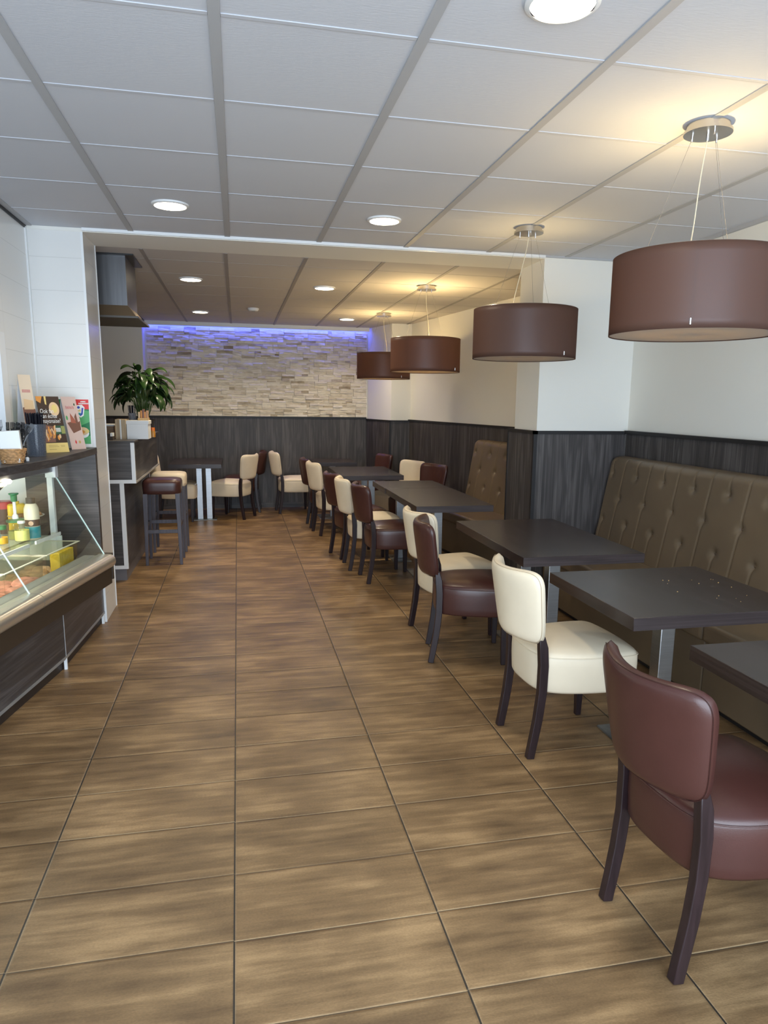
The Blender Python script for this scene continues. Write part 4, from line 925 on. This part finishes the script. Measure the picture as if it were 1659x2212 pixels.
for k in range(6): x = 0.014+k*0.0048; q.face([T(x, -0.0016, 0.118), T(x+0.003, -0.0016, 0.118), T(x+0.003, -0.0016, 0.142), T(x, -0.0016, 0.142)])
q.build('print_mark', PWHT, t)
t, T = card('table_card', 'narrow pink dessert card leaning in front of the green poster', 'advertising card', (-0.932, 3.02, 1.2005), D(50), 0.105, 0.325, 0.075, PPNK,
    [('p', ([(-0.045, 0.165), (-0.015, 0.10), (0.045, 0.12), (0.050, 0.175), (0.020, 0.160), (-0.02, 0.17)], 1), PCHO), ('p', ([(-0.018, 0.165), (-0.012, 0.225), (0.010, 0.19), (0.024, 0.16)], 2), mat('print_brick', (0.45,0.14,0.09,1), 0.45)),
     ('p', ([(0.014, 0.20), (0.030, 0.225), (0.034, 0.165), (0.018, 0.16)], 3), PCHO), ('e', (-0.040, 0.195, 0.007, 0.014, 1), PGR2), ('e', (0.033, 0.277, 0.005, 0.008, 1), PDGR), ('p', ([(-0.018, 0.045), (-0.011, 0.062), (-0.006, 0.045), (-0.012, 0.032)], 1), PRED), ('e', (0.016, 0.045, 0.008, 0.009, 1), PTAN)])
q = MB()
for k, (x, w_) in enumerate(((-0.034,0.006),(-0.026,0.005),(-0.019,0.007),(-0.010,0.004),(-0.004,0.007),(0.005,0.006),(0.013,0.004),(0.019,0.007))): q.face([T(x, -0.0016, 0.250), T(x+w_*0.7, -0.0016, 0.250), T(x+w_*0.7, -0.0016, 0.265+(0.004 if k % 3 == 0 else 0)), T(x, -0.0016, 0.265+(0.004 if k % 3 == 0 else 0))])
q.build('print_mark', PROS, t)
t, T = card('table_card', 'tall narrow beige card standing behind the black straws', 'advertising card', (-1.092, 2.66, 1.2005), D(50), 0.078, 0.445, 0.060, mat('print_beige', (0.80,0.66,0.50,1), 0.45),
    [('p', ([(-0.039, 0.13), (0.039, 0.13), (0.039, 0.25), (0.0, 0.27), (-0.039, 0.26)], 1), PCHO), ('p', ([(-0.030, 0.25), (0.030, 0.25), (0.032, 0.30), (-0.026, 0.31)], 2), PSAND), ('p', ([(0.0, 0.14), (0.039, 0.14), (0.039, 0.21), (0.012, 0.22)], 3), PGRN)])
q = MB()
for k in range(6): x = -0.026+k*0.0088; q.face([T(x, -0.0016, 0.345), T(x+0.005, -0.0016, 0.345), T(x+0.005, -0.0016, 0.362), T(x, -0.0016, 0.362)])
q.build('print_mark', PROS, t)
# poster lying flat against the column
t, T = card('poster', 'green poster with red corner and bright round logo on the white column', 'poster', (-0.998, 3.2235, 1.2005), 0, 0.212, 0.315, 0.0, PWHT,
    [('r', (-0.100, 0.100, 0.022, 0.309, 1), PGRN), ('p', ([(-0.10, 0.14), (-0.02, 0.17), (0.02, 0.13), (0.10, 0.165), (0.10, 0.235), (0.0, 0.25), (-0.10, 0.22)], 1.6), PGR2), ('p', ([(-0.10, 0.022), (0.10, 0.022), (0.10, 0.075), (0.02, 0.065), (-0.10, 0.08)], 1.7), PGR2),
     ('p', ([(0.012, 0.309), (0.100, 0.309), (0.100, 0.246), (0.080, 0.246), (0.045, 0.255), (0.022, 0.275)], 2), PRED), ('p', ([(0.028, 0.272), (0.058, 0.276), (0.074, 0.258), (0.066, 0.205), (0.048, 0.193), (0.030, 0.205), (0.022, 0.24)], 3), PWHT),
     ('p', ([(0.056, 0.255), (0.067, 0.255), (0.060, 0.213), (0.047, 0.202), (0.040, 0.208), (0.052, 0.222)], 4), PBLU), ('e', (0.037, 0.258, 0.009, 0.008, 4), PBLU), ('e', (0.044, 0.238, 0.006, 0.008, 5), PYEL), ('e', (0.033, 0.235, 0.005, 0.007, 5), PYEL), ('p', ([(0.030, 0.225), (0.050, 0.222), (0.044, 0.208), (0.034, 0.210)], 5), mat('print_teal', (0.02,0.32,0.30,1), 0.4)),
     ('e', (0.052, 0.090, 0.040, 0.030, 3), PWHT), ('e', (0.055, 0.105, 0.036, 0.026, 4), PSAND), ('e', (0.080, 0.105, 0.014, 0.012, 5), PYEL), ('e', (0.050, 0.100, 0.018, 0.012, 5), PORG)], foot=False)
q = MB()
for x0, x1, z in ((0.052, 0.082, 0.291), (0.038, 0.094, 0.279)):
    x = x0
    while x < x1: q.face([(x, -0.0022, z), (x+0.0045, -0.0022, z), (x+0.0045, -0.0022, z+0.008), (x, -0.0022, z+0.008)]); x += 0.0062
q.build('print_mark', PWHT, t)

t = thing('straw_cup', 'smoked plastic cup packed with black straws on the display counter', 'straw holder', (-1.032, 2.43, 1.2005))
q = MB(); q.lathe([(0.046,0),(0.056,0.175),(0.0535,0.175),(0.044,0.004)], 36, cap=False); q.lathe([(0,0.001),(0.045,0.001),(0.045,0.003),(0,0.003)], 36, cap=False); q.build('cup', SMOKEP, t, smooth=True, angle=50)
rs = random.Random(8)
STRAW = mat('black_straw', (0.012,0.012,0.02,1), 0.22)
for k in range(54):
    a, r = rs.uniform(0, 2*PI), 0.044*math.sqrt(rs.random()); x, y = r*math.cos(a), r*math.sin(a)
    q = MB(); q.tube([(x*0.8, y*0.8, 0.005), (x*1.05-0.004, y*1.05, 0.232+rs.uniform(-0.006, 0.006))], 0.0029, n=6); q.build('straw', STRAW, t, smooth=True)
t = thing('wicker_basket', 'small round wicker basket at the photo edge on the display counter', 'basket', (-1.032, 1.985, 1.2005))
q = MB()
for k in range(9):
    r = 0.044+0.0022*k; z = 0.004+0.008*k
    q.tube([((r+0.0022*math.sin(a*12+k*PI))*math.cos(a), (r+0.0022*math.sin(a*12+k*PI))*math.sin(a), z) for a in [2*PI*i/48 for i in range(49)]], 0.0045, n=6)
q.lathe([(0,0),(0.044,0),(0.044,0.004),(0,0.004)], 30, cap=False); q.build('weave', mat('wicker', (0.50,0.28,0.12,1), 0.6, var=((80,80,80),0.3)), t, smooth=True)
t = thing('napkin_box', 'white paper napkin box standing in the wicker basket', 'napkin box', (-1.028, 1.972, 1.2055), D(10))
q = MB(); q.hexa([(-0.046,-0.03,0.06),(0.046,-0.03,0.06),(0.046,0.03,0.06),(-0.046,0.03,0.06),(-0.052,-0.034,0.150),(0.040,-0.034,0.155),(0.040,0.03,0.155),(-0.052,0.03,0.150)]); q.box(-0.035,0.035,-0.025,0.025,0,0.06); q.build('box', WHITE, t, bevel=0.002)
FK = mat('black_fork', (0.018,0.018,0.02,1), 0.25)
fork0 = None
def make_fork(label, loc, rot):
    t = thing('plastic_fork', label, 'fork', loc, 0, 'black plastic forks on the display counter'); t.rotation_euler = rot
    q = MB(); q.box(-0.003,0.003,-0.001,0.001,0,0.10); q.build('handle', FK, t)
    q = MB(); q.hexa([(-0.004,-0.001,0.10),(0.004,-0.001,0.10),(0.004,0.001,0.10),(-0.004,0.001,0.10),(-0.011,-0.001,0.118),(0.011,-0.001,0.118),(0.011,0.001,0.118),(-0.011,0.001,0.118)])
    for k in range(4): x = -0.0098+0.0056*k; q.box(x,x+0.0028,-0.001,0.001,0.118,0.150)
    q.build('head', FK, t); return t
fork0 = make_fork('single black plastic fork sticking up at the far left of the basket', (-1.072, 1.985, 1.260), (0.06, -0.02, 0.3))
rf = random.Random(4)
for k in range(9):
    f = dup(fork0, (-1.055+0.007*k, 2.02+rf.uniform(-0.012, 0.02), 1.252+rf.uniform(-0.006, 0.004)), 0, 'black plastic fork in the tangle behind the white napkin box', 'black plastic forks on the display counter')
    f.rotation_euler = (rf.uniform(-0.25, 0.25), rf.uniform(-0.1, 0.55), rf.uniform(-0.6, 0.6))
t = thing('fork_holder', 'dark slotted cutlery holder between the basket and the straw cup', 'cutlery holder', (-1.04, 2.13, 1.2005))
q = MB()
for k in range(7): q.tube([(0.036*math.cos(a), 0.036*math.sin(a), 0.004+0.022*k) for a in [2*PI*i/24 for i in range(25)]], 0.003, n=6)
for k in range(8): a = 2*PI*k/8; q.tube([(0.036*math.cos(a), 0.036*math.sin(a), 0), (0.036*math.cos(a), 0.036*math.sin(a), 0.138)], 0.002, n=6)
q.lathe([(0,0),(0.036,0),(0.036,0.003),(0,0.003)], 24, cap=False); q.build('cage', BLK, t, smooth=True)
for k in range(8):
    f = dup(fork0, (-1.052+0.006*(k % 4), 2.118+0.008*(k//4), 1.208), 0, 'black plastic fork standing in the slotted holder', 'black plastic forks on the display counter')
    f.rotation_euler = (rf.uniform(-0.12, 0.12), rf.uniform(-0.12, 0.16), rf.uniform(-0.6, 0.6))
t = thing('salt_shaker', 'tiny white shaker at the front edge of the display counter', 'shaker', (-0.995, 2.10, 1.2005))
q = MB(); q.lathe([(0.008,0),(0.009,0.014),(0.006,0.02),(0,0.022)], 16); q.build('body', WHITEG, t, smooth=True)

# ---- extractor hood above the kitchen side of the bar
HOODM = mat('hood_steel', (0.13,0.13,0.135,1), 0.42, metal=1.0, var=((40,40,2),0.12))
t = thing('extractor_hood', 'brushed steel extractor hood hanging from the ceiling at the left', 'extractor hood', (0, 0, 0))
q = MB(); q.box(-2.2, -0.716, 3.92, 4.46, 2.19, 2.535); q.build('canopy', HOODM, t)
q = MB(); q.hexa([(-2.2,3.88,2.112),(-0.655,3.88,2.112),(-0.655,4.56,2.112),(-2.2,4.56,2.112),(-2.2,3.92,2.19),(-0.716,3.92,2.19),(-0.716,4.46,2.19),(-2.2,4.46,2.19)]); q.build('skirt', mat('hood_skirt', (0.30,0.22,0.14,1), 0.35, metal=0.7), t)
q = MB(); q.box(-2.2, -0.64, 3.87, 4.57, 2.098, 2.112); q.build('rim', mat('hood_rim', (0.10,0.09,0.08,1), 0.5), t)
q = MB(); q.box(-2.2, -0.655, 3.88, 4.40, 2.535, 2.545); q.build('ceiling_collar', BLK, t)

# ---- things on the bar
t = thing('white_carton', 'white cardboard box with open lid flap on the bar counter', 'box', (-0.815, 4.72, 1.182))
q = MB(); q.box(-0.055,0.118,-0.10,0.10,0,0.150); q.build('carton', WHITE, t, bevel=0.002)
q = MB(); q.box(-0.058,0.124,-0.104,0.104,0.125,0.156); q.build('lid', WHITE, t, bevel=0.002)
t = thing('wooden_block', 'light plywood organiser with a white divider, left of the white carton', 'wooden organiser', (-0.915, 4.70, 1.182))
q = MB(); q.box(-0.042,0.042,-0.10,0.09,0,0.165); q.build('body', wood_mat('plywood', (0.48,0.36,0.22), (0.36,0.26,0.16), (0.60,0.48,0.32), 'Z', 0.6), t, bevel=0.002)
q = MB(); q.box(-0.006,0.006,-0.104,-0.10,0,0.166); q.build('divider', WHITE, t)
t = thing('straw_cup', 'second black straw cup, standing on the white carton under the plant', 'straw holder', (-0.835, 4.74, 1.3385))
q = MB(); q.lathe([(0.030,0),(0.036,0.06),(0.034,0.06),(0.028,0.003),(0,0.003)], 28, cap=False); q.build('cup', SMOKEP, t, smooth=True)
for k in range(26):
    a, r = rs.uniform(0, 2*PI), 0.027*math.sqrt(rs.random()); x, y = r*math.cos(a), r*math.sin(a)
    q = MB(); q.tube([(x*0.8, y*0.8, 0.005), (x*1.2, y*1.2, 0.125)], 0.0024, n=5); q.build('straw', STRAW, t, smooth=True)
t = thing('snack_box', 'small tan open box of packets on the white carton', 'box', (-0.745, 4.74, 1.3385))
q = MB(); q.box(-0.04,0.045,-0.05,0.05,0,0.02); q.build('tray', mat('tan_card', (0.55,0.36,0.16,1), 0.6), t)
for k, (x, m_) in enumerate(((-0.03, PSAND), (-0.012, PORG), (0.004, PCHO), (0.018, PORG), (0.033, mat('paper_tan', (0.52,0.30,0.18,1), 0.6)))):
    q = MB(); q.box(x-0.007,x+0.007,-0.035,0.035,0.018,0.07+0.012*((k*7) % 3)); q.build('packet', m_, t, bevel=0.001)
t = thing('condiment_bottle', 'small orange-brown bottle with orange cap right of the white carton', 'bottle', (-0.700, 4.98, 1.182))
q = MB(); q.lathe([(0.022,0),(0.022,0.045),(0.018,0.06)], 20); q.build('body', mat('honey', (0.45,0.20,0.03,1), 0.25), t, smooth=True, angle=40)
q = MB(); q.lathe([(0.019,0.058),(0.019,0.085),(0,0.086)], 20); q.build('cap', mat('orange_cap', (0.85,0.20,0.02,1), 0.35), t, smooth=True, angle=40)
t = thing('cutlery_crate', 'low wooden crate with white rim behind the bar counter edge', 'crate', (-1.07, 4.86, 1.182))
q = MB(); q.box(-0.11,0.08,-0.12,0.12,0,0.105); q.build('crate', MATS.get('plywood') or wood_mat('crate_wood', (0.30,0.19,0.11), (0.2,0.13,0.08), (0.4,0.28,0.17), 'X', 0.6), t, bevel=0.002)
q = MB(); q.box(-0.115,0.085,-0.125,0.125,0.105,0.118); q.build('rim', WHITE, t)
t = thing('sauce_rack', 'dark tray of small packets in front of the crate on the bar', 'tray', (-1.02, 4.52, 1.182))
q = MB(); q.box(-0.09,0.06,-0.06,0.06,0,0.03); q.build('tray', BUMP, t)
for k in range(6): q = MB(); x = -0.08+k*0.024; q.box(x,x+0.018,-0.05,0.04,0.03,0.045+0.006*(k % 3)); q.build('packet', WHITE if k % 2 else BUMP, t)

# ---- leafy plant on the bar
t = thing('potted_plant', 'dark green leafy potted plant on the bar counter', 'plant', (-0.80, 5.18, 1.182))
q = MB(); q.lathe([(0.075,0),(0.10,0.15),(0.105,0.152),(0.098,0.14),(0,0.138)], 32, cap=False); q.build('pot', mat('dark_pot', (0.05,0.045,0.045,1), 0.5), t, smooth=True, angle=50)
LEAF = mat('dark_green_leaf', (0.020,0.050,0.011,1), 0.32, var=((9,9,9),0.45))
rl = random.Random(21); q = MB(); qs = MB()
for k in range(105):
    az = rl.uniform(0, 2*PI) if k > 20 else 2*PI*k/20
    up = rl.random(); reach = 0.10+0.19*rl.random(); top = 0.20+0.30*up*(1-reach*1.1)+0.02
    droop = rl.uniform(0.10, 0.34)*(0.35+reach*2.4)
    Lf = rl.uniform(0.13, 0.21); W_ = rl.uniform(0.024, 0.038)
    d = Vector((math.cos(az), math.sin(az), 0)); side = Vector((-d.y, d.x, 0))
    p0 = Vector((0, 0, 0.12)) + d*0.04*rl.random(); p1 = d*reach*0.55+Vector((0, 0, 0.12+top))
    qs.tube([tuple(p0.lerp(p1, f)+Vector((0, 0, 0.05*math.sin(f*PI)))) for f in (0, 0.25, 0.5, 0.75, 1)], 0.0022, n=5)
    NS = 9; rows = []; tw = rl.uniform(-0.5, 0.5); pos = p1.copy(); ang = rl.uniform(0.0, 1.15) if reach < 0.2 else rl.uniform(-0.3, 0.5)
    for i in range(NS+1):
        f = i/NS; a = ang - f*(0.9+droop*3.0); dirv = d*math.cos(a)+Vector((0, 0, math.sin(a)))
        if i: pos = pos + dirv*(Lf/NS)
        wv = W_*(math.sin(PI*min(1, f**0.75*0.98+0.01)))**0.8+0.0008
        nrm = side.cross(dirv).normalized(); sd = (side*math.cos(tw)+nrm*math.sin(tw)).normalized(); up_ = dirv.cross(sd)
        rows.append([q.bm.verts.new(pos-sd*wv+up_*wv*0.35), q.bm.verts.new(pos), q.bm.verts.new(pos+sd*wv+up_*wv*0.35)])
    for a_, b_ in zip(rows, rows[1:]):
        q.bm.faces.new((a_[0], a_[1], b_[1], b_[0])); q.bm.faces.new((a_[1], a_[2], b_[2], b_[1]))
o = q.build('leaves', LEAF, t, smooth=True, angle=180); so = o.modifiers.new('thick', 'SOLIDIFY'); so.thickness = 0.0008
qs.build('stems', mat('green_stem', (0.07,0.13,0.03,1), 0.5), t, smooth=True)
